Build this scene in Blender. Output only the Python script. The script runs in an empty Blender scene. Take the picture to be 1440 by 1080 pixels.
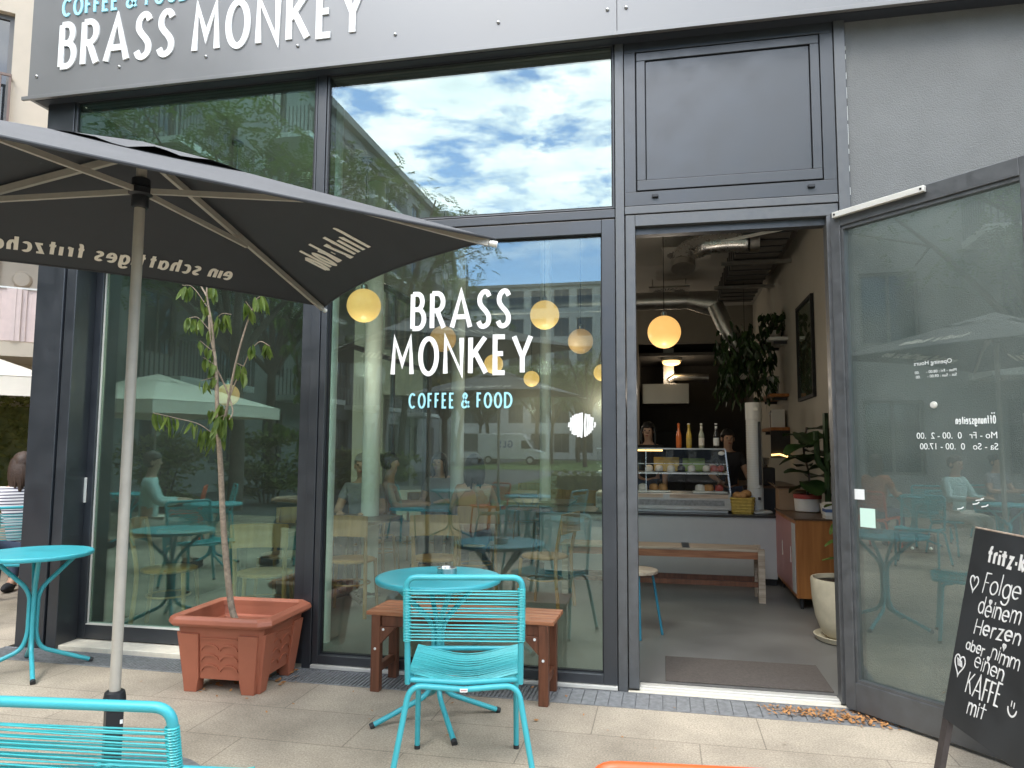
import bpy, bmesh, math, random
import numpy as np
from mathutils import Vector, Matrix, noise as mnoise

# ------------------------------------------------------------------ camera, sky, sun, exposure
scene = bpy.context.scene
COL = scene.collection
CAM_Y, CAM_H = -4.363, 1.40
YAW, PITCH, ROLL = (math.radians(a) for a in (11.8427, 4.9873, 0.3262))
_cy, _sy = math.cos(YAW), math.sin(YAW)
_f0, _r0, _u0 = Vector((-_sy, _cy, 0)), Vector((_cy, _sy, 0)), Vector((0, 0, 1))
_f = _f0 * math.cos(PITCH) + _u0 * math.sin(PITCH)
_u = _u0 * math.cos(PITCH) - _f0 * math.sin(PITCH)
_r = _r0 * math.cos(ROLL) + _u * math.sin(ROLL)
_u = _u * math.cos(ROLL) - _r0 * math.sin(ROLL)
cd = bpy.data.cameras.new('camera')
cd.sensor_fit = 'HORIZONTAL'; cd.sensor_width = 36.0; cd.lens = 36.0 * 1020.58 / 1440
cd.clip_start = 0.05; cd.clip_end = 2000
cam = bpy.data.objects.new('camera', cd); COL.objects.link(cam)
cam.matrix_world = Matrix(((_r.x, _u.x, -_f.x, 0), (_r.y, _u.y, -_f.y, CAM_Y), (_r.z, _u.z, -_f.z, CAM_H), (0, 0, 0, 1)))
scene.camera = cam

SUN_ELEV, SUN_AZ = math.radians(52), math.radians(200)      # azimuth measured clockwise from +y
w = bpy.data.worlds.new("World"); scene.world = w; w.use_nodes = True
nt = w.node_tree; nt.nodes.clear()
def N(tree, kind, **kw):
    n = tree.nodes.new(kind)
    for k, v in kw.items():
        setattr(n, k, v)
    return n
_out = N(nt, 'ShaderNodeOutputWorld'); _bg = N(nt, 'ShaderNodeBackground')
_sky = N(nt, 'ShaderNodeTexSky', sky_type='NISHITA', sun_disc=False, sun_elevation=SUN_ELEV, sun_rotation=SUN_AZ,
         air_density=1.0, dust_density=0.3, ozone_density=3.0)
_tc = N(nt, 'ShaderNodeTexCoord')
_sep = N(nt, 'ShaderNodeSeparateXYZ'); nt.links.new(_tc.outputs['Generated'], _sep.inputs[0])
# clouds lie on a flat layer: project the direction on it
_zc = N(nt, 'ShaderNodeMath', operation='MAXIMUM'); nt.links.new(_sep.outputs['Z'], _zc.inputs[0]); _zc.inputs[1].default_value = 0.06
_dx = N(nt, 'ShaderNodeMath', operation='DIVIDE'); nt.links.new(_sep.outputs['X'], _dx.inputs[0]); nt.links.new(_zc.outputs[0], _dx.inputs[1])
_dy = N(nt, 'ShaderNodeMath', operation='DIVIDE'); nt.links.new(_sep.outputs['Y'], _dy.inputs[0]); nt.links.new(_zc.outputs[0], _dy.inputs[1])
_cmb = N(nt, 'ShaderNodeCombineXYZ'); nt.links.new(_dx.outputs[0], _cmb.inputs[0]); nt.links.new(_dy.outputs[0], _cmb.inputs[1])
_n1 = N(nt, 'ShaderNodeTexNoise'); _n1.inputs['Scale'].default_value = 3.4; _n1.inputs['Detail'].default_value = 9; _n1.inputs['Roughness'].default_value = 0.64; _n1.inputs['Distortion'].default_value = 0.15
nt.links.new(_cmb.outputs[0], _n1.inputs['Vector'])
_cr = N(nt, 'ShaderNodeValToRGB'); _cr.color_ramp.elements[0].position = 0.38; _cr.color_ramp.elements[1].position = 0.53
_cr.color_ramp.elements[0].color = (0, 0, 0, 1); _cr.color_ramp.elements[1].color = (1, 1, 1, 1)
nt.links.new(_n1.outputs['Fac'], _cr.inputs[0])
_el = N(nt, 'ShaderNodeMapRange'); _el.inputs[1].default_value = 0.24; _el.inputs[2].default_value = 0.34
nt.links.new(_sep.outputs['Z'], _el.inputs[0])
_mf = N(nt, 'ShaderNodeMath', operation='MULTIPLY'); nt.links.new(_cr.outputs[0], _mf.inputs[0]); nt.links.new(_el.outputs[0], _mf.inputs[1])
_n2 = N(nt, 'ShaderNodeTexNoise'); _n2.inputs['Scale'].default_value = 4.5; _n2.inputs['Detail'].default_value = 7
nt.links.new(_cmb.outputs[0], _n2.inputs['Vector'])
_cc = N(nt, 'ShaderNodeValToRGB'); _cc.color_ramp.elements[0].position = 0.3; _cc.color_ramp.elements[1].position = 0.7
_cc.color_ramp.elements[0].color = (13.0, 14.2, 15.4, 1); _cc.color_ramp.elements[1].color = (20, 20, 20, 1)
nt.links.new(_n2.outputs['Fac'], _cc.inputs[0])
_mix = N(nt, 'ShaderNodeMix', data_type='RGBA'); _sb = N(nt, 'ShaderNodeVectorMath', operation='MULTIPLY'); nt.links.new(_sky.outputs[0], _sb.inputs[0]); _sb.inputs[1].default_value = (1.45, 1.6, 1.75)
nt.links.new(_mf.outputs[0], _mix.inputs[0]); nt.links.new(_sb.outputs[0], _mix.inputs[6]); nt.links.new(_cc.outputs[0], _mix.inputs[7])
nt.links.new(_mix.outputs[2], _bg.inputs[0]); _bg.inputs[1].default_value = 0.15
nt.links.new(_bg.outputs[0], _out.inputs[0])

sd = bpy.data.lights.new('sun', 'SUN'); sd.energy = 0.95; sd.angle = math.radians(20); sd.color = (1.0, 0.94, 0.84)
sun = bpy.data.objects.new('sun', sd); COL.objects.link(sun)
_sd = Vector((math.sin(SUN_AZ) * math.cos(SUN_ELEV), math.cos(SUN_AZ) * math.cos(SUN_ELEV), math.sin(SUN_ELEV)))
sun.rotation_euler = (-_sd).to_track_quat('-Z', 'Y').to_euler(); sun.location = (0, -10, 30)
scene.view_settings.view_transform = 'Standard'; scene.view_settings.look = 'None'
scene.view_settings.exposure = 1.15; scene.view_settings.gamma = 1.0; scene.view_settings.use_curve_mapping = False
scene.render.engine = 'CYCLES'
cy = scene.cycles
cy.max_bounces = 10; cy.transparent_max_bounces = 24; cy.glossy_bounces = 5; cy.diffuse_bounces = 4
cy.use_denoising = True; cy.sample_clamp_indirect = 6.0; cy.caustics_reflective = False; cy.caustics_refractive = False

# ------------------------------------------------------------------ helpers
rnd = random.Random(7)
def V(*a): return Vector(a)

class MB:
    """collects geometry for ONE mesh object"""
    def __init__(s): s.v = []; s.f = []; s.sm = []
    def add(s, vs, fs, smooth=False):
        b = len(s.v); s.v.extend([tuple(p) for p in vs]); s.f.extend([tuple(i + b for i in f) for f in fs]); s.sm.extend([smooth] * len(fs)); return s
    def box(s, x0, x1, y0, y1, z0, z1):
        return s.add([(x0,y0,z0),(x1,y0,z0),(x1,y1,z0),(x0,y1,z0),(x0,y0,z1),(x1,y0,z1),(x1,y1,z1),(x0,y1,z1)],
                     [(0,3,2,1),(4,5,6,7),(0,1,5,4),(1,2,6,5),(2,3,7,6),(3,0,4,7)])
    def obox(s, c, size, rot):
        h = [k / 2 for k in size]; vs = []
        for z in (-1, 1):
            for x, y in ((-1,-1),(1,-1),(1,1),(-1,1)):
                vs.append(Vector(c) + rot @ Vector((x*h[0], y*h[1], z*h[2])))
        return s.add(vs, [(0,3,2,1),(4,5,6,7),(0,1,5,4),(1,2,6,5),(2,3,7,6),(3,0,4,7)])
    def bar(s, p, q, a, b, up=(0,0,1)):
        """rectangular bar from p to q, a wide (sideways), b high (towards up)"""
        p, q = Vector(p), Vector(q); d = (q - p).normalized(); up = Vector(up)
        if abs(d.dot(up)) > .98: up = Vector((0,1,0))
        x = d.cross(up).normalized(); y = x.cross(d).normalized()
        vs = [e + x*i*a/2 + y*j*b/2 for e in (p, q) for i, j in ((-1,-1),(1,-1),(1,1),(-1,1))]
        return s.add(vs, [(0,1,2,3),(7,6,5,4),(0,4,5,1),(1,5,6,2),(2,6,7,3),(3,7,4,0)])
    def tube(s, pts, r, seg=10, closed=False, cap=True):
        pts = [Vector(p) for p in pts]; n = len(pts)
        rr = r if isinstance(r, (list, tuple)) else [r] * n
        T = []
        for i in range(n):
            a = pts[(i-1) % n] if (closed or i > 0) else pts[i]; b = pts[(i+1) % n] if (closed or i < n-1) else pts[i]
            t = b - a; T.append(t.normalized() if t.length > 1e-9 else Vector((0,0,1)))
        ref = Vector((0,0,1)) if abs(T[0].z) < .9 else Vector((1,0,0))
        nrm = T[0].cross(ref).normalized(); vs = []
        for i in range(n):
            nrm = (nrm - T[i] * nrm.dot(T[i])).normalized(); bi = T[i].cross(nrm)
            for k in range(seg):
                a = 2*math.pi*k/seg; vs.append(pts[i] + (nrm*math.cos(a) + bi*math.sin(a)) * rr[i])
        fs = []
        for i in range(n if closed else n-1):
            j = (i+1) % n
            for k in range(seg):
                fs.append((i*seg+k, i*seg+(k+1) % seg, j*seg+(k+1) % seg, j*seg+k))
        s.add(vs, fs, True)
        if cap and not closed:
            b = len(s.v) - len(vs)
            s.f.append(tuple(b+k for k in reversed(range(seg)))); s.sm.append(False)
            s.f.append(tuple(b+(n-1)*seg+k for k in range(seg))); s.sm.append(False)
        return s
    def lathe(s, prof, seg=28, o=(0,0,0), smooth=True, cap0=True, cap1=True):
        vs = []; n = len(prof)
        for r, z in prof:
            for k in range(seg):
                a = 2*math.pi*k/seg; vs.append((o[0]+r*math.cos(a), o[1]+r*math.sin(a), o[2]+z))
        fs = [(i*seg+k, i*seg+(k+1) % seg, (i+1)*seg+(k+1) % seg, (i+1)*seg+k) for i in range(n-1) for k in range(seg)]
        s.add(vs, fs, smooth); b = len(s.v)-len(vs)
        if cap0: s.f.append(tuple(b+k for k in reversed(range(seg)))); s.sm.append(False)
        if cap1: s.f.append(tuple(b+(n-1)*seg+k for k in range(seg))); s.sm.append(False)
        return s
    def ball(s, c, r, seg=20, rings=12):
        rx, ry, rz = (r, r, r) if not isinstance(r, (tuple, list)) else r
        vs = [(c[0], c[1], c[2]-rz)]
        for i in range(1, rings):
            t = -math.pi/2 + math.pi*i/rings
            for k in range(seg):
                a = 2*math.pi*k/seg; vs.append((c[0]+rx*math.cos(t)*math.cos(a), c[1]+ry*math.cos(t)*math.sin(a), c[2]+rz*math.sin(t)))
        vs.append((c[0], c[1], c[2]+rz)); L = len(vs)-1; fs = []
        for k in range(seg):
            fs.append((0, 1+(k+1) % seg, 1+k)); fs.append((L, L-seg+k, L-seg+(k+1) % seg))
        for i in range(rings-2):
            for k in range(seg):
                a = 1+i*seg; fs.append((a+k, a+(k+1) % seg, a+seg+(k+1) % seg, a+seg+k))
        return s.add(vs, fs, True)
    def prism(s, poly, ext):
        """poly: 3-D points of a planar outline; ext: extrusion vector"""
        n = len(poly); e = Vector(ext); p = [Vector(q) for q in poly]
        return s.add(p + [q+e for q in p], [tuple(reversed(range(n))), tuple(range(n, 2*n))] + [(i, (i+1) % n, n+(i+1) % n, n+i) for i in range(n)])
    def build(s, name, mat, parent=None, bevel=0.0, loc=None, rot=None, sharp=38):
        me = bpy.data.meshes.new(name); me.from_pydata(s.v, [], s.f)
        me.polygons.foreach_set('use_smooth', s.sm)
        if any(s.sm): me.set_sharp_from_angle(angle=math.radians(sharp))
        if mat is not None: me.materials.append(mat)
        me.update()
        o = bpy.data.objects.new(name, me); COL.objects.link(o)
        if parent is not None: o.parent = parent
        if loc is not None: o.location = loc
        if rot is not None: o.rotation_euler = rot
        if bevel:
            b = o.modifiers.new('bevel', 'BEVEL'); b.width = bevel; b.segments = 2; b.limit_method = 'ANGLE'; b.angle_limit = math.radians(40)
        return o

def thing(name, label, cat, loc=(0,0,0), rz=0.0, group=None):
    o = bpy.data.objects.new(name, None); COL.objects.link(o); o.empty_display_size = .1
    o.location = loc; o.rotation_euler = (0, 0, rz); o['label'] = label; o['category'] = cat
    if group: o['group'] = group
    return o
def tag(o, label, cat, group=None):
    o['label'] = label; o['category'] = cat
    if group: o['group'] = group
    return o
def structure(o): o['kind'] = 'structure'; return o
def kids(o): return [c for c in COL.objects if c.parent is o]
def dup(root, loc, rz, label, group=None):
    r = root.copy(); COL.objects.link(r); r.location = loc; r.rotation_euler = (0, 0, rz); r['label'] = label
    if group: r['group'] = group
    for ch in kids(root):
        c = ch.copy(); COL.objects.link(c); c.parent = r
        for g in kids(ch):
            d = g.copy(); COL.objects.link(d); d.parent = c
    return r
def arc(cx, cy_, rx, ry, a0, a1, n=14):
    return [(cx + rx*math.cos(math.radians(a0+(a1-a0)*i/n)), cy_ + ry*math.sin(math.radians(a0+(a1-a0)*i/n))) for i in range(n+1)]
def spline(p, n=7, closed=False):
    """Catmull-Rom through points of any dimension"""
    p = [np.array(q, float) for q in p]; m = len(p); out = []
    for i in range(m if closed else m-1):
        a = p[(i-1) % m] if (closed or i > 0) else 2*p[0]-p[1]
        b = p[i]; c = p[(i+1) % m]
        d = p[(i+2) % m] if (closed or i < m-2) else 2*p[-1]-p[-2]
        for k in range(n):
            t = k/n
            out.append(tuple(.5*((2*b)+(-a+c)*t+(2*a-5*b+4*c-d)*t*t+(-a+3*b-3*c+d)*t**3)))
    if not closed: out.append(tuple(p[-1]))
    return out
def fillet(pts, r, n=6):
    """polyline with rounded corners"""
    pts = [Vector(p) for p in pts]; out = [pts[0]]
    for i in range(1, len(pts)-1):
        a, b, c = pts[i-1], pts[i], pts[i+1]
        k = min(r, (a-b).length*.49, (c-b).length*.49); p = b+(a-b).normalized()*k; q = b+(c-b).normalized()*k
        for j in range(n+1):
            t = j/n; out.append(p*(1-t)**2 + b*2*t*(1-t) + q*t*t)
    out.append(pts[-1]); return out

# ------------------------------------------------------------------ materials
def pmat(name, col, rough=.5, metal=0., var=0., vscale=6., bump=0., bscale=80., spec=.5, emit=None, estr=0., sub=None, rvar=0., coord='Object'):
    m = bpy.data.materials.new(name); m.use_nodes = True; t = m.node_tree; b = t.nodes['Principled BSDF']
    b.inputs['Base Color'].default_value = (*col, 1); b.inputs['Roughness'].default_value = rough; b.inputs['Metallic'].default_value = metal
    b.inputs['Specular IOR Level'].default_value = spec
    tc = N(t, 'ShaderNodeTexCoord')
    if var or rvar:
        n = N(t, 'ShaderNodeTexNoise'); n.inputs['Scale'].default_value = vscale; n.inputs['Detail'].default_value = 6; n.inputs['Roughness'].default_value = .65
        t.links.new(tc.outputs[coord], n.inputs['Vector'])
        if var:
            mr = N(t, 'ShaderNodeMapRange'); mr.inputs[1].default_value = .3; mr.inputs[2].default_value = .7; mr.inputs[3].default_value = 1-var; mr.inputs[4].default_value = 1+var
            t.links.new(n.outputs['Fac'], mr.inputs[0])
            mx = N(t, 'ShaderNodeVectorMath', operation='SCALE'); mx.inputs[0].default_value = col; t.links.new(mr.outputs[0], mx.inputs['Scale'])
            t.links.new(mx.outputs[0], b.inputs['Base Color'])
        if rvar:
            mr = N(t, 'ShaderNodeMapRange'); mr.inputs[1].default_value = .3; mr.inputs[2].default_value = .7; mr.inputs[3].default_value = max(.02, rough-rvar); mr.inputs[4].default_value = min(1, rough+rvar)
            t.links.new(n.outputs['Fac'], mr.inputs[0]); t.links.new(mr.outputs[0], b.inputs['Roughness'])
    if bump:
        n2 = N(t, 'ShaderNodeTexNoise'); n2.inputs['Scale'].default_value = bscale; n2.inputs['Detail'].default_value = 5
        t.links.new(tc.outputs[coord], n2.inputs['Vector'])
        bp = N(t, 'ShaderNodeBump'); bp.inputs['Strength'].default_value = bump; bp.inputs['Distance'].default_value = .01
        t.links.new(n2.outputs['Fac'], bp.inputs['Height']); t.links.new(bp.outputs[0], b.inputs['Normal'])
    if emit:
        b.inputs['Emission Color'].default_value = (*emit, 1); b.inputs['Emission Strength'].default_value = estr
    return m
def glassmat(name, tint, base=.10, edge=.75, wob=.0, refl=(.93, .97, .96), dust=.012):
    m = bpy.data.materials.new(name); m.use_nodes = True; t = m.node_tree; t.nodes.clear()
    o = N(t, 'ShaderNodeOutputMaterial'); mx = N(t, 'ShaderNodeMixShader'); tr = N(t, 'ShaderNodeBsdfTransparent'); gl = N(t, 'ShaderNodeBsdfGlossy')
    tr.inputs[0].default_value = (*tint, 1); gl.inputs[0].default_value = (*refl, 1); gl.inputs['Roughness'].default_value = .0
    lw = N(t, 'ShaderNodeLayerWeight'); lw.inputs[0].default_value = .5
    pw = N(t, 'ShaderNodeMath', operation='POWER'); t.links.new(lw.outputs['Facing'], pw.inputs[0]); pw.inputs[1].default_value = 3.5
    ml = N(t, 'ShaderNodeMath', operation='MULTIPLY_ADD'); t.links.new(pw.outputs[0], ml.inputs[0]); ml.inputs[1].default_value = edge; ml.inputs[2].default_value = base
    t.links.new(ml.outputs[0], mx.inputs[0]); t.links.new(tr.outputs[0], mx.inputs[1]); t.links.new(gl.outputs[0], mx.inputs[2])
    df = N(t, 'ShaderNodeBsdfDiffuse'); df.inputs[0].default_value = (.62, .64, .60, 1); m2 = N(t, 'ShaderNodeMixShader'); tcd = N(t, 'ShaderNodeTexCoord'); nd = N(t, 'ShaderNodeTexNoise'); nd.inputs['Scale'].default_value = 3.5; nd.inputs['Detail'].default_value = 8
    t.links.new(tcd.outputs['Object'], nd.inputs['Vector']); dm = N(t, 'ShaderNodeMapRange'); dm.inputs[1].default_value = .3; dm.inputs[2].default_value = .75; dm.inputs[3].default_value = dust*.5; dm.inputs[4].default_value = dust*1.6; t.links.new(nd.outputs['Fac'], dm.inputs[0])
    t.links.new(dm.outputs[0], m2.inputs[0]); t.links.new(mx.outputs[0], m2.inputs[1]); t.links.new(df.outputs[0], m2.inputs[2]); t.links.new(m2.outputs[0], o.inputs[0])
    if wob:
        tc = N(t, 'ShaderNodeTexCoord'); n = N(t, 'ShaderNodeTexNoise'); n.inputs['Scale'].default_value = .9; n.inputs['Detail'].default_value = 1
        t.links.new(tc.outputs['Object'], n.inputs['Vector']); bp = N(t, 'ShaderNodeBump'); bp.inputs['Strength'].default_value = wob; bp.inputs['Distance'].default_value = .01
        t.links.new(n.outputs['Fac'], bp.inputs['Height']); t.links.new(bp.outputs[0], gl.inputs['Normal'])
    return m
def leafmat(name, c0, c1, scale=3., trans=.35, rough=.45):
    m = bpy.data.materials.new(name); m.use_nodes = True; t = m.node_tree; b = t.nodes['Principled BSDF']; o = t.nodes['Material Output']
    tc = N(t, 'ShaderNodeTexCoord'); n = N(t, 'ShaderNodeTexNoise'); n.inputs['Scale'].default_value = scale; n.inputs['Detail'].default_value = 4; t.links.new(tc.outputs['Object'], n.inputs['Vector'])
    cr = N(t, 'ShaderNodeValToRGB'); cr.color_ramp.elements[0].position = .35; cr.color_ramp.elements[1].position = .65
    cr.color_ramp.elements[0].color = (*c0, 1); cr.color_ramp.elements[1].color = (*c1, 1); t.links.new(n.outputs['Fac'], cr.inputs[0])
    t.links.new(cr.outputs[0], b.inputs['Base Color']); b.inputs['Roughness'].default_value = rough
    tl = N(t, 'ShaderNodeBsdfTranslucent'); t.links.new(cr.outputs[0], tl.inputs[0]); mx = N(t, 'ShaderNodeMixShader'); mx.inputs[0].default_value = trans
    t.links.new(b.outputs[0], mx.inputs[1]); t.links.new(tl.outputs[0], mx.inputs[2]); t.links.new(mx.outputs[0], o.inputs[0])
    return m
def woodmat(name, c0, c1, rough=.5, axis=0, scale=9.):
    m = bpy.data.materials.new(name); m.use_nodes = True; t = m.node_tree; b = t.nodes['Principled BSDF']
    tc = N(t, 'ShaderNodeTexCoord'); mp = N(t, 'ShaderNodeMapping'); sc = [scale]*3; sc[axis] = scale*.09; mp.inputs['Scale'].default_value = sc
    t.links.new(tc.outputs['Object'], mp.inputs[0]); n = N(t, 'ShaderNodeTexNoise'); n.inputs['Scale'].default_value = 4; n.inputs['Detail'].default_value = 8; n.inputs['Distortion'].default_value = .6
    t.links.new(mp.outputs[0], n.inputs['Vector']); cr = N(t, 'ShaderNodeValToRGB'); cr.color_ramp.elements[0].position = .3; cr.color_ramp.elements[1].position = .72
    cr.color_ramp.elements[0].color = (*c0, 1); cr.color_ramp.elements[1].color = (*c1, 1); t.links.new(n.outputs['Fac'], cr.inputs[0]); t.links.new(cr.outputs[0], b.inputs['Base Color'])
    b.inputs['Roughness'].default_value = rough
    bp = N(t, 'ShaderNodeBump'); bp.inputs['Strength'].default_value = .15; bp.inputs['Distance'].default_value = .004; t.links.new(n.outputs['Fac'], bp.inputs['Height']); t.links.new(bp.outputs[0], b.inputs['Normal'])
    return m

def paving_mat():
    m = bpy.data.materials.new('granite_paving'); m.use_nodes = True; t = m.node_tree; b = t.nodes['Principled BSDF']
    tc = N(t, 'ShaderNodeTexCoord'); mp = N(t, 'ShaderNodeMapping'); mp.inputs['Location'].default_value = (.37, .262, 0); t.links.new(tc.outputs['Object'], mp.inputs[0])
    br = N(t, 'ShaderNodeTexBrick'); br.offset = .37; br.inputs['Scale'].default_value = 1; br.inputs['Brick Width'].default_value = .82; br.inputs['Row Height'].default_value = .405
    br.inputs['Mortar Size'].default_value = .0035; br.inputs['Mortar Smooth'].default_value = .3; br.inputs['Bias'].default_value = 0
    br.inputs['Color1'].default_value = (.408, .348, .268, 1); br.inputs['Color2'].default_value = (.375, .318, .245, 1); br.inputs['Mortar'].default_value = (.235, .197, .15, 1)
    t.links.new(mp.outputs[0], br.inputs['Vector'])
    sp = N(t, 'ShaderNodeTexNoise'); sp.inputs['Scale'].default_value = 110; sp.inputs['Detail'].default_value = 3; sp.inputs['Roughness'].default_value = .8; t.links.new(tc.outputs['Object'], sp.inputs['Vector'])
    r1 = N(t, 'ShaderNodeMapRange'); r1.inputs[1].default_value = .3; r1.inputs[2].default_value = .7; r1.inputs[3].default_value = .58; r1.inputs[4].default_value = 1.40; t.links.new(sp.outputs['Fac'], r1.inputs[0])
    st = N(t, 'ShaderNodeTexNoise'); st.inputs['Scale'].default_value = 1.3; st.inputs['Detail'].default_value = 8; st.inputs['Roughness'].default_value = .62; t.links.new(tc.outputs['Object'], st.inputs['Vector'])
    r2 = N(t, 'ShaderNodeMapRange'); r2.inputs[1].default_value = .36; r2.inputs[2].default_value = .62; r2.inputs[3].default_value = .70; r2.inputs[4].default_value = 1.14; t.links.new(st.outputs['Fac'], r2.inputs[0])
    mm = N(t, 'ShaderNodeMath', operation='MULTIPLY'); t.links.new(r1.outputs[0], mm.inputs[0]); t.links.new(r2.outputs[0], mm.inputs[1])
    vs = N(t, 'ShaderNodeVectorMath', operation='SCALE'); t.links.new(br.outputs['Color'], vs.inputs[0]); t.links.new(mm.outputs[0], vs.inputs['Scale'])
    t.links.new(vs.outputs[0], b.inputs['Base Color']); b.inputs['Roughness'].default_value = .8
    ad = N(t, 'ShaderNodeMath', operation='MULTIPLY_ADD'); t.links.new(br.outputs['Fac'], ad.inputs[0]); ad.inputs[1].default_value = -2.5; t.links.new(sp.outputs['Fac'], ad.inputs[2])
    bp = N(t, 'ShaderNodeBump'); bp.inputs['Strength'].default_value = .22; bp.inputs['Distance'].default_value = .003; t.links.new(ad.outputs[0], bp.inputs['Height']); t.links.new(bp.outputs[0], b.inputs['Normal'])
    return m

M = {}
M['paving'] = paving_mat()
M['frame'] = pmat('anthracite_paint', (.017, .020, .025), .42, spec=.9, var=.10, vscale=5, rvar=.10, bump=.03, bscale=300)
M['frame_dusty'] = pmat('dusty_anthracite_paint', (.056, .059, .062), .46, spec=1., var=.22, vscale=16, rvar=.12, bump=.05, bscale=200)
M['seal'] = pmat('black_rubber', (.008, .009, .011), .6)
M['fascia'] = pmat('grey_sheet_metal', (.150, .147, .144), .36, spec=1., var=.05, vscale=1.5, rvar=.06)
M['soffit'] = pmat('dark_soffit', (.03, .035, .045), .6, var=.1)
M['stucco'] = pmat('grey_stucco', (.165, .170, .168), .85, var=.12, vscale=1.6, bump=.65, bscale=140)
M['white'] = pmat('white_letter', (.80, .79, .76), .45, var=.03)
M['aqua_letter'] = pmat('light_blue_letter', (.36, .72, .82), .45)
M['chalk'] = pmat('white_chalk', (.78, .78, .76), .9, var=.12, vscale=60)
M['cream_print'] = pmat('cream_print', (.86, .80, .70), .7)
M['glass'] = glassmat('coated_glass', (.80, .89, .84), .12, .80, .02, (.88, .98, .97))
M['glass_low'] = glassmat('lower_coated_glass', (.84, .92, .87), .088, .80, .02, (.86, .97, .98))
M['glass_green'] = glassmat('green_coated_glass', (.78, .90, .84), .125, .80, .02, (.68, .97, .88))
M['case_glass'] = glassmat('clear_case_glass', (.95, .97, .96), .025, .5, .0, (.95, .97, .97), .004)
M['door_glass'] = glassmat('dusty_door_glass', (.68, .74, .71), .11, .75, .0, (.92, .97, .93), .045)
M['teal'] = pmat('teal_paint', (.048, .375, .43), .38, var=.07, vscale=7, rvar=.08, bump=.02, bscale=150)
M['teal_string'] = pmat('teal_plastic_string', (.042, .43, .46), .35, var=.08, vscale=30)
M['teal_dark'] = pmat('blue_table_paint', (.03, .20, .30), .4, var=.08)
M['orange'] = pmat('orange_red_paint', (.72, .10, .02), .35, var=.05)
M['foot'] = pmat('dark_foot_cap', (.02, .02, .022), .6, var=.3, vscale=40)
M['steel'] = pmat('brushed_steel', (.55, .55, .54), .3, metal=1., rvar=.1, vscale=20)
M['dull_steel'] = pmat('galvanised_steel', (.42, .41, .39), .38, metal=1., var=.12, rvar=.1, vscale=14)
M['hood_steel'] = pmat('satin_steel', (.45, .42, .38), .36, metal=1., var=.05, vscale=2)
M['alu'] = pmat('pale_aluminium', (.72, .70, .64), .42, metal=.3, var=.04)
M['sunlit_bench_wood'] = woodmat('sunlit_reddish_hardwood', (.20, .070, .030), (.43, .18, .085), .5, 0, 9)  # slat wood brightened in its colour to look like a sunlit bench top
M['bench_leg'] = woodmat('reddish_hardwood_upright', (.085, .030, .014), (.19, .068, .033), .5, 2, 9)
M['terracotta'] = pmat('terracotta_plastic', (.365, .118, .066), .48, var=.08, vscale=5, rvar=.1, bump=.04, bscale=250)
M['soil'] = pmat('potting_soil', (.05, .032, .02), .95, var=.4, vscale=40, bump=.8, bscale=60)
M['bark'] = pmat('young_bark', (.26, .205, .15), .85, var=.35, vscale=38, bump=.6, bscale=90)
M['leaf'] = leafmat('pale_green_leaf', (.070, .125, .020), (.17, .235, .045), 18, .40)
M['dry_leaf'] = pmat('dry_leaf', (.42, .20, .07), .8, var=.45, vscale=30)
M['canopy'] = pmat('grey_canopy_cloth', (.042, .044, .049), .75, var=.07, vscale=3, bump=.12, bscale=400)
M['canopy_top'] = pmat('light_grey_cloth', (.115, .114, .116), .75, var=.08, vscale=5, bump=.1, bscale=300)  # outer parasol cloth, a lighter grey than the underside
M['pole'] = pmat('grey_pole_metal', (.44, .405, .345), .5, metal=.1, var=.08, vscale=14)
M['black_plastic'] = pmat('black_plastic', (.012, .013, .016), .45, var=.1)
M['conc'] = pmat('polished_concrete', (.16, .158, .15), .42, var=.28, vscale=1.6, rvar=.12, bump=.03, bscale=30)
M['mat_floor'] = pmat('coir_doormat', (.115, .098, .085), .95, var=.2, vscale=60, bump=.8, bscale=260)
M['plaster'] = pmat('warm_plaster', (.46, .43, .375), .85, var=.05, vscale=2, bump=.04)
M['ceiling'] = pmat('grey_ceiling', (.42, .40, .37), .9, var=.06, vscale=2)
M['dark_wall'] = pmat('dark_wall_paint', (.085, .080, .074), .8, var=.1)
M['col_white'] = pmat('white_column_paint', (.70, .72, .68), .6, var=.04)
M['counter'] = pmat('grey_counter_front', (.50, .50, .49), .55, var=.05, vscale=3)
M['counter_top'] = pmat('black_counter_top', (.02, .02, .022), .35)
M['stone'] = pmat('pale_stone_sill', (.72, .66, .54), .6, var=.12, vscale=14)
M['slate'] = pmat('chalkboard_paint', (.022, .024, .026), .62, var=.35, vscale=4, rvar=.12)
M['slate_wood'] = pmat('dark_weathered_wood', (.045, .036, .034), .7, var=.3, vscale=18)
M['paper'] = pmat('mint_paper', (.55, .74, .64), .7)
M['paper_white'] = pmat('white_paper', (.75, .76, .74), .7)
M['grate'] = pmat('grey_grate', (.24, .245, .25), .55, metal=.2, var=.3, vscale=25)
M['beige'] = pmat('beige_render', (.62, .53, .42), .85, var=.06, vscale=1.5, bump=.15, bscale=60)
M['grey_render'] = pmat('grey_render', (.27, .275, .27), .85, var=.06, vscale=.5)
M['pale_render'] = pmat('pale_render', (.45, .45, .43), .85, var=.06, vscale=.5)
M['brown_metal'] = pmat('brown_railing', (.20, .13, .10), .5, var=.1)
M['dark_window'] = pmat('dark_window_pane', (.03, .036, .04), .06, spec=.8)
M['win_frame'] = pmat('grey_window_frame', (.16, .15, .14), .5)
M['curtain'] = pmat('pinkish_balcony_screen', (.72, .58, .54), .8, var=.06, vscale=8)
M['cream_cloth'] = pmat('cream_parasol_cloth', (.78, .72, .62), .8, var=.04)
M['hedge'] = leafmat('hedge_leaf', (.10, .13, .032), (.28, .30, .09), 5, .35)
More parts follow.
